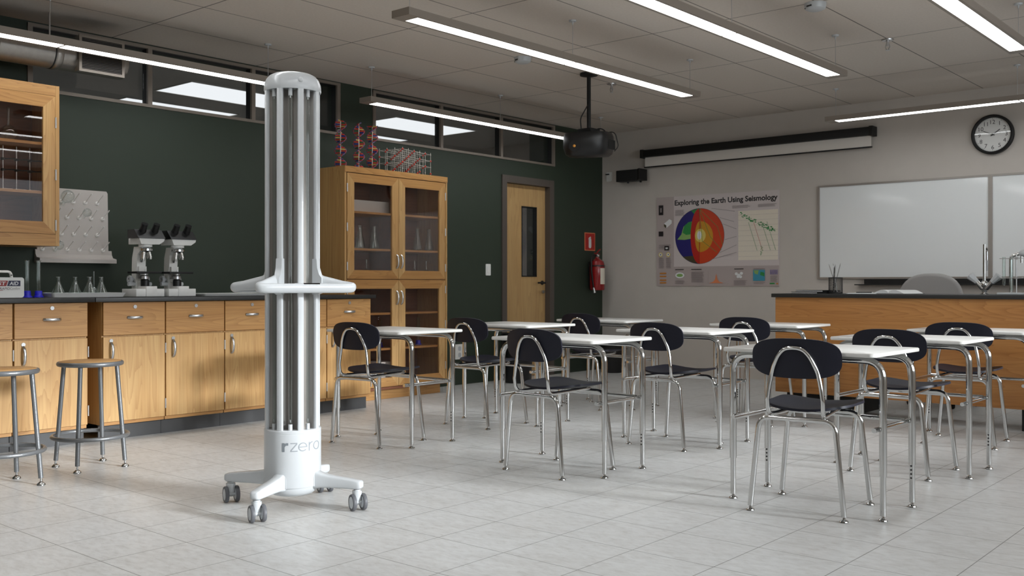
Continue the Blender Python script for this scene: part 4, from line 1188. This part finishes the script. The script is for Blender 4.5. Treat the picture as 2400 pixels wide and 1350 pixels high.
# open book and loose papers
t = thing('open_book', 'open book lying in the middle of the teacher desk', 'book', (-2.665, 7.60, ZD), rad(-22))
MB().box(-.148, .148, -.11, .11, 0, .003).build('cover', M['matte_black'], t, 0)
for s in (-1, 1):
    n = 14; prof = [(s * .142 * k / n, .003 + .034 * (math.sin(PI * min(1, (k / n) * 1.0)) ** .7) * (1 - .55 * k / n) + .004 * (1 - k / n)) for k in range(n + 1)]
    poly = prof + [(s * .142, .0032), (0, .0032)]
    MB().prism(poly, 'y', -.106, .106).build('page_block', M['paper'], t, 30)
o = MB().box(-.11, .11, -.15, .15, 0, .002); o.box(-.10, .12, -.145, .155, .002, .005); o = o.build('paper_sheets', M['paper'], None, 0); o.location = (-2.945, 7.66, ZD); o.rotation_euler = (0, 0, .2); tag(o, 'loose white papers between the pencil cup and the open book', 'paper')
t = thing('pen', 'dark pen lying on the loose white papers', 'pen', (-2.94, 7.64, ZD + .0095), .5)
MB().cyl((-.06, 0, 0), (.055, 0, 0), .004, n=10).build('barrel', M['matte_black'], t); MB().cyl((.055, 0, 0), (.07, 0, 0), .004, .0008, n=10).build('tip', M['steel'], t)

# taps on the teacher desk
def tap(x, y, label, gh, rz=0.0, spray=False):
    t = thing('laboratory_tap', label, 'tap', (x, y, ZD), rz, 'taps on the teacher desk')
    MB().lathe([(0, 0), (.028, 0), (.028, .006), (.018, .012), (.018, .05), (.024, .06), (.024, .085), (.014, .098), (0, .098)], n=24).build('body', M['chrome'], t)
    MB().cyl((0, 0, .09), (0, 0, gh), .0115, .0095, n=14).build('column', M['chrome'], t)
    MB().tube(fillet([(0, .004, gh - .022), (.0, .062, gh - .022), (0, .062, gh - .115)], .03, 8), .0085, n=12).build('spout', M['chrome'], t)
    MB().cyl((0, .062, gh - .190), (0, .062, gh - .1155), .006, .010, n=12).build('hose_nozzle', M['white'], t)
    for s in (-1, 1):
        q = Vector((s * .05, 0, .088)); d = Vector((s * .72, 0, .69)).normalized()
        MB().cyl((s * .010, 0, .040), tuple(q), .018, .017, n=16).build('valve_arm', M['chrome'], t)
        MB().tube([tuple(q), tuple(q + d * .018), tuple(q + d * .066), tuple(q + d * .07)], [.018, .021, .030, .024], n=8).build('knob', M['white'], t)
tap(-2.06, 7.62, 'chrome laboratory tap with two white knobs on the teacher desk', .36)
tap(-1.70, 7.75, 'second chrome laboratory tap, past the right edge of the view', .35, .2)
t = thing('gas_tap', 'tall chrome gas tap with a white handle, behind the test tube stand', 'tap', (-1.905, 7.70, ZD))
MB().lathe([(0, 0), (.026, 0), (.026, .008), (.013, .016), (0, .016)], n=24).build('base', M['chrome'], t)
MB().tube(fillet([(0, 0, .01), (0, 0, .275), (.055, 0, .29)], .04, 8), .012, n=12).build('column', M['chrome'], t)
MB().tube([(.055, 0, .29), (.068, 0, .292), (.10, 0, .296), (.112, 0, .297)], [.014, .022, .027, .020], n=8).build('knob', M['white'], t)
MB().cyl((.07, 0, .225), (.07, 0, .272), .008, n=10).build('nozzle', M['chrome'], t)
t = thing('test_tube_stand', 'metal test tube stand with a white base on the teacher desk', 'test tube stand', (-1.86, 7.54, ZD))
MB().box(-.085, .085, -.05, .05, 0, .014, bev=.004).build('base', M['white'], t)
MB().cyl((.03, .0, .014), (.03, .0, .285), .0045, n=10).build('rod', M['steel'], t)
for z in (.115, .252):
    b = MB(); b.prism(rrect(.15, .05, .01, 3), 'z', z, z + .004); b.box(.02, .04, -.01, .01, z - .005, z + .010); b.build('plate', M['steel'], t, 0)
for k, (x, h0, l) in enumerate(((-.05, .06, 'left glass test tube hanging in the stand'), (.0, .02, 'middle glass test tube hanging in the stand'))):
    o = MB().lathe([(0, h0), (.006, h0 + .001), (.0105, h0 + .010), (.0105, .262), (.013, .264), (.0095, .264), (.0092, h0 + .012), (0, h0 + .003)], n=16).build('test_tube', M['glass'])
    o.location = (-1.86 + x, 7.54, ZD); tag(o, l, 'test tube', 'test tubes in the stand')

# teacher chair behind the desk
t = thing('office_chair', 'grey upholstered chair with a rounded back behind the teacher desk', 'chair', (-2.665, 8.50, 0))
b = MB(); n = 40; oo = []
for k in range(n):
    a = 2 * PI * k / n; e = 2.6
    oo.append((math.copysign(abs(cos(a)) ** (2 / e), cos(a)) * .262, math.copysign(abs(sin(a)) ** (2 / e), sin(a)) * .27))
vs = []; L = ((-.036, .90), (-.025, .98), (0, 1.0), (.02, .97), (.028, .88))
for y, s in L: vs += [(p[0] * s, y + .25 * (p[0] * s) ** 2 * -1 - .14, .822 + p[1] * s) for p in oo]
fs = [tuple(range(n))[::-1], tuple(range((len(L) - 1) * n, len(L) * n))]
for i in range(len(L) - 1): fs += [(i * n + k, i * n + (k + 1) % n, (i + 1) * n + (k + 1) % n, (i + 1) * n + k) for k in range(n)]
b.raw(vs, fs).build('backrest', M['fabric'], t, 60)
b = MB(); b.prism(rrect(.48, .46, .10, 6, 0, .10), 'z', .42, .49); b.build('seat', M['fabric'], t, 30)
MB().tube(fillet([(0, -.17, .72), (0, -.20, .45), (0, .06, .40)], .08), .022, n=12).build('back_post', M['matte_black'], t)
MB().cyl((0, .08, .08), (0, .08, .419), .026, n=16).build('gas_lift', M['matte_black'], t)
for k in range(5):
    a = 2 * PI * k / 5 + .3
    lg = MB().tube([(0, .08, .10), (.27 * cos(a), .08 + .27 * sin(a), .075)], [.025, .016], n=10).build('leg', M['matte_black'], t)
    MB().cyl((.27 * cos(a) - .02 * sin(a), .08 + .27 * sin(a) + .02 * cos(a), .0305), (.27 * cos(a) + .02 * sin(a), .08 + .27 * sin(a) - .02 * cos(a), .0305), .03, n=20).build('caster', M['black'], lg)

# ================================================================= STUDENT DESKS AND CHAIRS
def glide(mb, x, y, r=.011):
    mb.lathe([(r, 0), (r * 1.6, .002), (r * 1.5, .006), (r * .6, .012), (r * .5, .02)], (x, y, .0005), n=16, cap=True)
def student_desk():
    t = thing('student_desk', '', 'desk', (0, 0, 0), 0, 'white student desks in three rows')
    hx, hy, top = .35, .178, .692
    b = MB(); o = rrect(.708, .568, .028, 6); n = len(o); vs = []
    Ls = ((.694, -.004), (.697, 0), (.708, 0), (.712, -.004))
    for z, e in Ls: 
        oo_ = rrect(.708 + 2 * e, .568 + 2 * e, .028 + e, 6); vs += [(p[0], p[1], z) for p in oo_]
    fs = [tuple(range(n))[::-1], tuple(range(3 * n, 4 * n))]
    for i in range(3): fs += [(i * n + k, i * n + (k + 1) % n, (i + 1) * n + (k + 1) % n, (i + 1) * n + k) for k in range(n)]
    b.raw(vs, fs).build('tabletop', M['white_top'], t, 50)
    for sy in (-1, 1):
        for sx in (-1, 1):
            x, y = sx * hx, sy * hy
            p = fillet([(x, y, .19), (x, y, .6765), (sx * .15, y, .6765)], .085, 9)
            lg = MB().tube(p, .0158, n=14).build('leg', M['chrome'], t)
            MB().cyl((x, y, .022), (x, y, .20), .0125, n=14).build('leg_insert', M['chrome'], lg)
            g = MB(); glide(g, x, y, .0125); g.build('glide', M['chrome'], lg)
            if sy > 0:
                h = MB()
                for k in range(4): h.cyl((x, y - .0131, .186 - .018 * k - .0), (x, y - .0118, .186 - .018 * k), .0042, n=10)
                h.build('height_holes', M['matte_black'], lg)
        MB().cyl((-.151, sy * hy, .6765), (.151, sy * hy, .6765), .0158, n=14).build('top_rail', M['chrome'], t)
        b = MB()
        for sx in (-1, 1): b.box(sx * .20 - .02, sx * .20 + .02, sy * hy - .012, sy * hy + .012, .688, .6938)
        b.build('mounting_pad', M['black'], t)
    for sx in (-1, 1):
        b = MB().cyl((sx * (hx - .022), -hy - .045, .385), (sx * (hx - .022), hy + .01, .385), .0105, n=12); b.build('side_bar', M['chrome'], t)
    MB().cyl((-hx + .022, hy - .03, .392), (hx - .022, hy - .03, .392), .0095, n=12).build('cross_bar', M['chrome'], t)
    return t
def student_chair():
    t = thing('school_chair', '', 'chair', (0, 0, 0), 0, 'navy school chairs at the white desks')
    # legs: two inverted U frames
    zt = .418
    for sy in (-1, 1):
        for sx in (-1, 1):
            x, y = sx * .205, sy * .205
            yt = sy * .185 if sy > 0 else sy * .200
            p = fillet([(x, y, .022), (sx * .165, yt, zt), (0 + sx * .06, yt, zt)], .065, 8)
            lg = MB().tube(p, .0118, n=12).build('leg', M['chrome'], t)
            g = MB(); glide(g, x, y, .0118); g.build('glide', M['chrome'], lg)
        MB().cyl((-.061, yt, zt), (.061, yt, zt), .0118, n=12).build('leg_bridge', M['chrome'], t)
    # back frame: arch behind the backrest, running forward under the seat
    low = fillet([(.085, .15, .437), (.110, -.15, .432), (.119, -.212, .434), (.121, -.222, .50)], [.03, .05], 6)
    ctl = [Vector(p) for p in ((.121, -.222, .50), (.113, -.221, .56), (.101, -.221, .615), (.087, -.229, .655), (.064, -.236, .698), (.030, -.240, .725))]
    full = ctl + [Vector((-p.x, p.y, p.z)) for p in ctl[::-1]]
    arch = []
    for i in range(len(full) - 1):
        p0, p1, p2, p3 = full[max(0, i - 1)], full[i], full[i + 1], full[min(len(full) - 1, i + 2)]
        for k in range(4):
            q = k / 4
            arch.append(0.5 * ((2 * p1) + (p2 - p0) * q + (2 * p0 - 5 * p1 + 4 * p2 - p3) * q * q + (3 * p1 - p0 - 3 * p2 + p3) * q ** 3))
    pts = list(low[:-1]) + arch + [Vector((-p[0], p[1], p[2])) for p in low[::-1]]
    MB().tube(pts, .0095, n=12).build('back_frame', M['chrome'], t)
    # backrest: curved superellipse shell
    def shell(fn, outline, rings, th, mat, name):
        n = len(outline); K = len(rings); vt = []; 
        for s in rings:
            for p in outline: vt.append(fn(p[0] * s, p[1] * s, s))
        ctr = fn(0, 0, 0)
        vb = [(v[0][0], v[0][1], v[0][2]) for v in vt]; 
        top = [Vector(v[0]) + Vector(v[1]) * th / 2 for v in vt] + [Vector(ctr[0]) + Vector(ctr[1]) * th / 2]
        bot = [Vector(v[0]) - Vector(v[1]) * th / 2 for v in vt] + [Vector(ctr[0]) - Vector(ctr[1]) * th / 2]
        N = len(top); fs = []
        for i in range(K - 1):
            for k in range(n):
                k2 = (k + 1) % n
                fs.append((i * n + k, i * n + k2, (i + 1) * n + k2, (i + 1) * n + k))
                fs.append((N + i * n + k, N + (i + 1) * n + k, N + (i + 1) * n + k2, N + i * n + k2))
        for k in range(n):
            k2 = (k + 1) % n
            fs.append((K * n, (K - 1) * n + k2 if False else (K - 1) * n + k, (K - 1) * n + k2)); fs.append((N + K * n, N + (K - 1) * n + k2, N + (K - 1) * n + k))
            fs.append((k, N + k, N + k2, k2))
        return MB().raw([tuple(v) for v in top + bot], fs).build(name, M[mat], t, 60)
    def sup(a, b, e, n=48): return [(math.copysign(abs(cos(2 * PI * k / n)) ** (2 / e), cos(2 * PI * k / n)) * a, math.copysign(abs(sin(2 * PI * k / n)) ** (2 / e), sin(2 * PI * k / n)) * b) for k in range(n)]
    def fback(u, v, s):
        y = -.224 + .75 * u * u - .10 * v; return ((u, y, .682 + v), Vector((-1.5 * u, 1, .10)).normalized())
    shell(fback, sup(.195, .086, 3.0), (1, .985, .93, .8, .6, .35), .011, 'navy', 'backrest')
    def fseat(u, v, s):
        f_ = v / .2
        w = 1.0 + .06 * max(0, f_) 
        z = .4425 + .80 * u * u + (.012 * f_ * f_ if f_ > 0 else .010 * f_ * f_)
        return ((u * w, v + .035, z), Vector((-1.6 * u, -.12 * f_, 1)).normalized())
    shell(fseat, [p if p[1] < 0 else q for p, q in zip(sup(.190, .202, 2.7), sup(.190, .202, 4.2))], (1, .985, .93, .8, .6, .35), .011, 'navy', 'seat')
    b = MB()
    for sx in (-1, 1):
        for y in (-.09, .10): b.cyl((sx * .098, y + .03, .444), (sx * .098, y + .03, .4515), .007, n=10)
    b.build('rivets', M['steel'], t)
    return t
CXS, CYS = (-4.757, -3.32, -1.885), (4.375, 5.585, 6.795)
rowd = ('in the row nearest the camera', 'in the middle row', 'in the row nearest the front wall')
cold = ('left column, by the cabinets', 'centre column', 'right column')
colc = ('left', 'centre', 'right')
dk = student_desk(); first = True
dlab = {(0, 0): 'white student desk nearest the base cabinets, front row of desks', (0, 1): 'white student desk in the middle of the nearest row', (0, 2): 'white student desk at the right of the nearest row, closest to the camera',
        (1, 0): 'white student desk at the left of the second row, in front of the door', (1, 1): 'white student desk in the centre of the second row', (1, 2): 'white student desk at the right of the second row, before the teacher desk',
        (2, 0): 'white student desk at the left of the farthest row, near the far corner', (2, 1): 'white student desk in the centre of the farthest row, by the teacher desk end', (2, 2): 'white student desk at the right of the farthest row, cut by the right edge'}
for r in range(3):
    for c in range(3):
        if first: o = dk; o.location = (CXS[c], CYS[r], 0); o['label'] = dlab[(r, c)]; first = False
        else: dup(dk, (CXS[c], CYS[r], 0), 0, dlab[(r, c)])
chairs = [(-4.757, 4.235, 5, 'navy school chair at the desk nearest the base cabinets, right of the white tower'), (-3.296, 4.235, -4.1, 'navy school chair at the middle desk of the nearest row'), (-1.877, 4.25, 6.1, 'navy school chair closest to the camera, at the right desk of the nearest row'),
          (-4.772, 5.28, -.7, 'navy school chair at the left desk of the second row, beside the tall cabinet'), (-3.277, 5.39, -2.8, 'navy school chair at the centre desk of the second row'), (-1.873, 5.42, -2.0, 'navy school chair at the right desk of the second row, partly behind the nearest desk'),
          (-4.78, 6.63, -2, 'navy school chair at the left desk of the farthest row, in front of the door'), (-3.36, 6.66, 2, 'navy school chair at the centre desk of the farthest row'), (-1.909, 6.642, 5, 'navy school chair at the right desk of the farthest row, before the teacher desk')]
ch = student_chair()
for i, (x, y, a, l) in enumerate(chairs):
    if i == 0: ch.location = (x, y, 0); ch.rotation_euler = (0, 0, rad(a)); ch['label'] = l
    else: dup(ch, (x, y, 0), rad(a), l)

# ================================================================= STOOLS
def stool():
    t = thing('lab_stool', 'grey metal laboratory stool with round wooden seat, fully in view before the cabinets', 'stool', (0, 0, 0), 0, 'laboratory stools at the counter')
    MB().lathe([(0, .566), (.158, .566), (.160, .578), (.155, .582), (0, .5825)], n=48).build('seat', M['seat_wood'], t)
    b = MB(); b.tube([(.162 * cos(2 * PI * k / 48), .162 * sin(2 * PI * k / 48), .568) for k in range(48)], .011, n=12, closed=True, sec=[(.010, .0125)] * 48); b.build('seat_rim', M['hammered'], t)
    MB().tube([(.193 * cos(2 * PI * k / 56), .193 * sin(2 * PI * k / 56), .173) for k in range(56)], .011, n=12, closed=True).build('foot_ring', M['hammered'], t)
    for k in range(4):
        a = rad(45 + 90 * k - 44)
        lg = MB().cyl((.186 * cos(a), .186 * sin(a), .035), (.142 * cos(a), .142 * sin(a), .566), .0118, n=14).build('leg', M['hammered'], t)
        g = MB().lathe([(.005, .034), (.006, .018), (.020, .006), (.021, .0), (0, .0)][::-1], (.187 * cos(a), .187 * sin(a), .0005), n=18); g.build('glide', M['chrome'], lg)
    return t
st = stool(); st.location = (-5.303, 2.624, 0); st.rotation_euler = (0, 0, rad(43.5 + 44 - 45))
dup(st, (-5.131, 2.087, 0), rad(46.5 + 44 - 45), 'grey metal laboratory stool with round wooden seat, cut by the left edge of the view')

# ================================================================= DISINFECTION TOWER
TWX, TWY = -3.67, 2.755
A0 = 25.0
t = thing('disinfection_tower', 'tall white wheeled lamp tower with clear tubes standing in the open floor', 'lamp tower', (TWX, TWY, 0))
TR = .1265
MB().lathe([(0, .052), (.05, .053), (.088, .060), (.108, .075), (.117, .095), (.1175, .100), (TR - .002, .1005), (TR, .104), (TR, .3385), (TR - .0008, .3395), (TR - .0008, .3405), (TR, .3415), (TR, .352), (TR - .004, .356), (.112, .357), (0, .352)], n=96).build('base_body', M['white'], t, 35)
# star-shaped reflector core
o = []; nn = 8
for k in range(nn * 12):
    a = 2 * PI * k / (nn * 12); ph = (k % 12) / 12
    r = .048 + .062 * abs(2 * ph - 1) ** 2.4
    o.append((r * cos(a + rad(A0)), r * sin(a + rad(A0))))
MB().prism(o, 'z', .355, 1.872).build('reflector_core', M['core'], t, 55)
for k in range(8):
    a = rad(A0 + 45 * k)
    b = MB(); b.box(.108, .1245, -.0135, .0135, .353, 1.874, bev=.004, seg=2); b.xf(Matrix.Rotation(a, 4, 'Z')); b.build('rib', M['white'], t, 30)
    a2 = a + rad(22.5)
    x, y = .103 * cos(a2), .103 * sin(a2)
    tb = MB().lathe([(.0078, .0), (.0078, 1.455)], (x, y, .385), n=18).build('lamp_tube', M['tube'], t)
    b = MB().cyl((x, y, .351), (x, y, .382), .0092, n=18); b.cyl((x, y, 1.835), (x, y, 1.874), .0092, n=18); b.build('socket', M['white'], tb)
    b = MB()
    for zz in (.39, 1.825): b.cyl((x, y, zz), (x, y, zz + .012), .0032, n=8)
    b.build('electrode', M['steel'], tb)
cap = MB().lathe([(0, 1.868), (.108, 1.868), (TR - .002, 1.866), (TR, 1.870), (TR, 1.888), (TR - .002, 1.902), (TR - .010, 1.922), (TR - .024, 1.938), (TR - .040, 1.946), (TR - .041, 1.9465), (TR - .060, 1.951), (TR - .09, 1.954), (0, 1.956)], n=96).build('top_cap', M['white'], t, 30)
for az, zz, r in ((-36.9 + 16, 1.905, .0115), (-36.9 + 108, 1.880, .009)):
    a = rad(az); MB().sphere((TR * .975 * cos(a), TR * .975 * sin(a), zz), r, n=20).build('sensor_dome', M['white'], cap)
# lettering wrapped on the base
E1 = -36.9 + 16.8
lt = MB()
def wrap(polys, m, s0=0.0, z0=.264):
    for q in polys:
        vs = []
        for p in q:
            a = rad(E1) + (p[0] + s0) / TR; vs.append(((TR + .0009) * cos(a), (TR + .0009) * sin(a), z0 + p[1]))
        lt.raw(vs, [tuple(range(len(vs)))], M[m])
XH = .039
def arc(cx, cz, rx, rz, a0, a1, n=22): return [(cx + rx * cos(rad(a0 + (a1 - a0) * k / n)), cz + rz * sin(rad(a0 + (a1 - a0) * k / n))) for k in range(n + 1)]
w = .0042
wrap(ribbon([(.006, 0), (.006, XH)], .0115), 'logo_dark', -.084)
wrap(ribbon([(.006, XH * .55), (.012, XH * .78), (.020, XH - .0055), (.028, XH - .0055)], .011), 'logo_dark', -.084)
zs_ = -.047
wrap(ribbon([(0, XH - w / 2), (.030, XH - w / 2)], w, 10) + ribbon([(.028, XH - w * 1.1), (.002, w * 1.1)], w * 1.1, 10) + ribbon([(0, w / 2), (.031, w / 2)], w, 10), 'logo', zs_)
wrap(ribbon(arc(.0, XH / 2, .0185, XH / 2 - w / 2, 0, 318, 34), w) + ribbon([(-.0185, XH / 2), (.0205, XH / 2)], w * .9, 10), 'logo', .008)
wrap(ribbon([(0, 0), (0, XH)], w) + ribbon(arc(.018, XH * .52, .018, XH * .44, 180, 88, 10), w), 'logo', .039)
wrap(ribbon(arc(0, XH / 2, .0195, XH / 2 - w / 2, 0, 360, 36), w), 'logo', .084)
lt.build('printed_lettering', None, t, 0)
# support ring and carrying handles
def handle(e_az, panel):
    e1 = Vector((cos(rad(e_az)), sin(rad(e_az)), 0)); e2 = Vector((-e1.y, e1.x, 0))
    D, Wd, zc = .200, .252, .984
    s = .086
    c45 = Matrix.Rotation(rad(-2.5), 3, 'Z'); r1, r2 = c45 @ e1, c45 @ e2
    raw = [r1 * (s - .012) - r2 * (s - .0) + Vector((0, 0, zc + .03)), r1 * (s + .004) - r2 * (s + .022) + Vector((0, 0, zc + .024)), e1 * D - e2 * Wd + Vector((0, 0, zc)), e1 * D + e2 * Wd + Vector((0, 0, zc)), r1 * (s + .004) + r2 * (s + .022) + Vector((0, 0, zc + .024)), r1 * (s - .012) + r2 * s + Vector((0, 0, zc + .03))]
    pts = fillet(raw, [.02, .045, .045, .02], 10)
    sec = []
    for p in pts:
        d = math.hypot(p.x, p.y); k = max(0, min(1, (d - .125) / .10))
        sec.append((.0165 + .002 * (1 - k), .0215 + .016 * (1 - k) ** 2))
    h = MB().tube(pts, .02, n=20, sec=sec)
    # flared roots on the two ribs
    for sg in (-1, 1):
        c = r1 * s * 1.02 + r2 * sg * s * 1.02
        a = math.atan2(c.y, c.x)
        q = MB()
        q.prism([(.104, .955), (.125, .955), (.150, .965), (.150, 1.03), (.138, 1.045), (.1285, 1.075), (.1255, 1.115), (.104, 1.115)], 'y', -.0145, .0145)
        q.xf(Matrix.Rotation(a, 4, 'Z')); h.join(q)
    ho = h.build('handle', M['white'], t, 50)
    if panel:
        for (a, b_, m, dz, nm_) in ((-.062, .085, 'panel_grey', .0, 'control_panel'), (-.024, .050, 'screen', .0012, 'display')):
            vs = []
            n_ = 5
            for k in range(n_ + 1):
                th = rad(38 + 50 * k / n_) if nm_ == 'control_panel' else rad(48 + 30 * k / n_)
                for yy in (a, b_):
                    p = e1 * (D + (.0172 + dz) * cos(th)) + e2 * yy + Vector((0, 0, zc + (.0222 + dz) * sin(th))); vs.append(tuple(p))
            MB().raw(vs, [(2 * k, 2 * k + 1, 2 * k + 3, 2 * k + 2) for k in range(n_)]).build(nm_, M[m], ho)
    return ho
handle(A0 - 42.5, True); handle(A0 + 137.5, False)
# clamp ring of the handles round the column
# legs and casters
for k in range(4):
    a = rad(A0 + 90 * k)
    secs = [(.100, .030, .086, .168), (.128, .029, .088, .164), (.150, .0265, .092, .156), (.20, .0245, .0935, .148), (.300, .0235, .0935, .137), (.322, .0235, .0935, .133)]
    vs = []; n = 20
    for (x, hw, z0, z1) in secs:
        for k2 in range(n):
            q = 2 * PI * k2 / n; e = 4.5
            vs.append((x, math.copysign(abs(cos(q)) ** (2 / e), cos(q)) * hw, (z0 + z1) / 2 + math.copysign(abs(sin(q)) ** (2 / e), sin(q)) * (z1 - z0) / 2))
    x, hw, z0, z1 = secs[-1]
    for (dx, sc_) in ((.010, .93), (.017, .75), (.020, .4)):
        for k2 in range(n):
            q = 2 * PI * k2 / n; e = 4.0
            vs.append((x + dx, math.copysign(abs(cos(q)) ** (2 / e), cos(q)) * hw * sc_, (z0 + z1) / 2 + math.copysign(abs(sin(q)) ** (2 / e), sin(q)) * (z1 - z0) / 2 * sc_))
    R_ = len(vs) // n
    fs = [tuple(range(n))[::-1], tuple(range((R_ - 1) * n, R_ * n))]
    for i in range(R_ - 1): fs += [(i * n + q, i * n + (q + 1) % n, (i + 1) * n + (q + 1) % n, (i + 1) * n + q) for q in range(n)]
    b = MB().raw(vs, fs)
    # arched collar where the leg leaves the body
    col_ = [(-.034, .101)] + [(.034 * -cos(PI * j / 12), .135 + .038 * sin(PI * j / 12)) for j in range(13)] + [(.034, .101)]
    q = MB().prism(col_, 'x', .10, .1235); b.join(q)
    b.xf(Matrix.Rotation(a, 4, 'Z'))
    lg = b.build('leg', M['white'], t, 40)
    px_, py_ = .316 * cos(a), .316 * sin(a)
    c = MB().cyl((px_, py_, .086), (px_, py_, .0925), .016, n=20)
    c.tube([(px_, py_, .086), (px_, py_, .060), (px_, py_, .034), (px_, py_, .026)], [.0215, .021, .0185, .013], n=24)
    wa = rad(70); ax = Vector((cos(wa), sin(wa), 0))
    wc = Vector((px_, py_, .0375)) + Vector((-ax.y, ax.x, 0)) * -.012
    c.cyl(wc - ax * .016, wc + ax * .016, .008, n=12)
    co = c.build('caster', M['white'], t)
    for s in (-1, 1):
        p = wc + ax * s * .0245
        wm = MB()
        prof = [(.0, -.0065), (.026, -.0065), (.030, -.009), (.035, -.008), (.037, -.004), (.037, .004), (.035, .008), (.030, .009), (.026, .0065), (.0, .0065)]
        wm.lathe(prof, n=36)
        rot = Vector((0, 0, 1)).rotation_difference(ax).to_matrix().to_4x4()
        wm.xf(Matrix.Translation(p) @ rot); wm.build('wheel', M['tyre'], co)
        hb = MB().lathe([(.0, -.0084), (.0255, -.0082), (.0262, -.0066), (.0262, .0066), (.0255, .0082), (0, .0084)], n=30); hb.xf(Matrix.Translation(p) @ rot); hb.build('wheel_disc', M['panel_grey'], co)
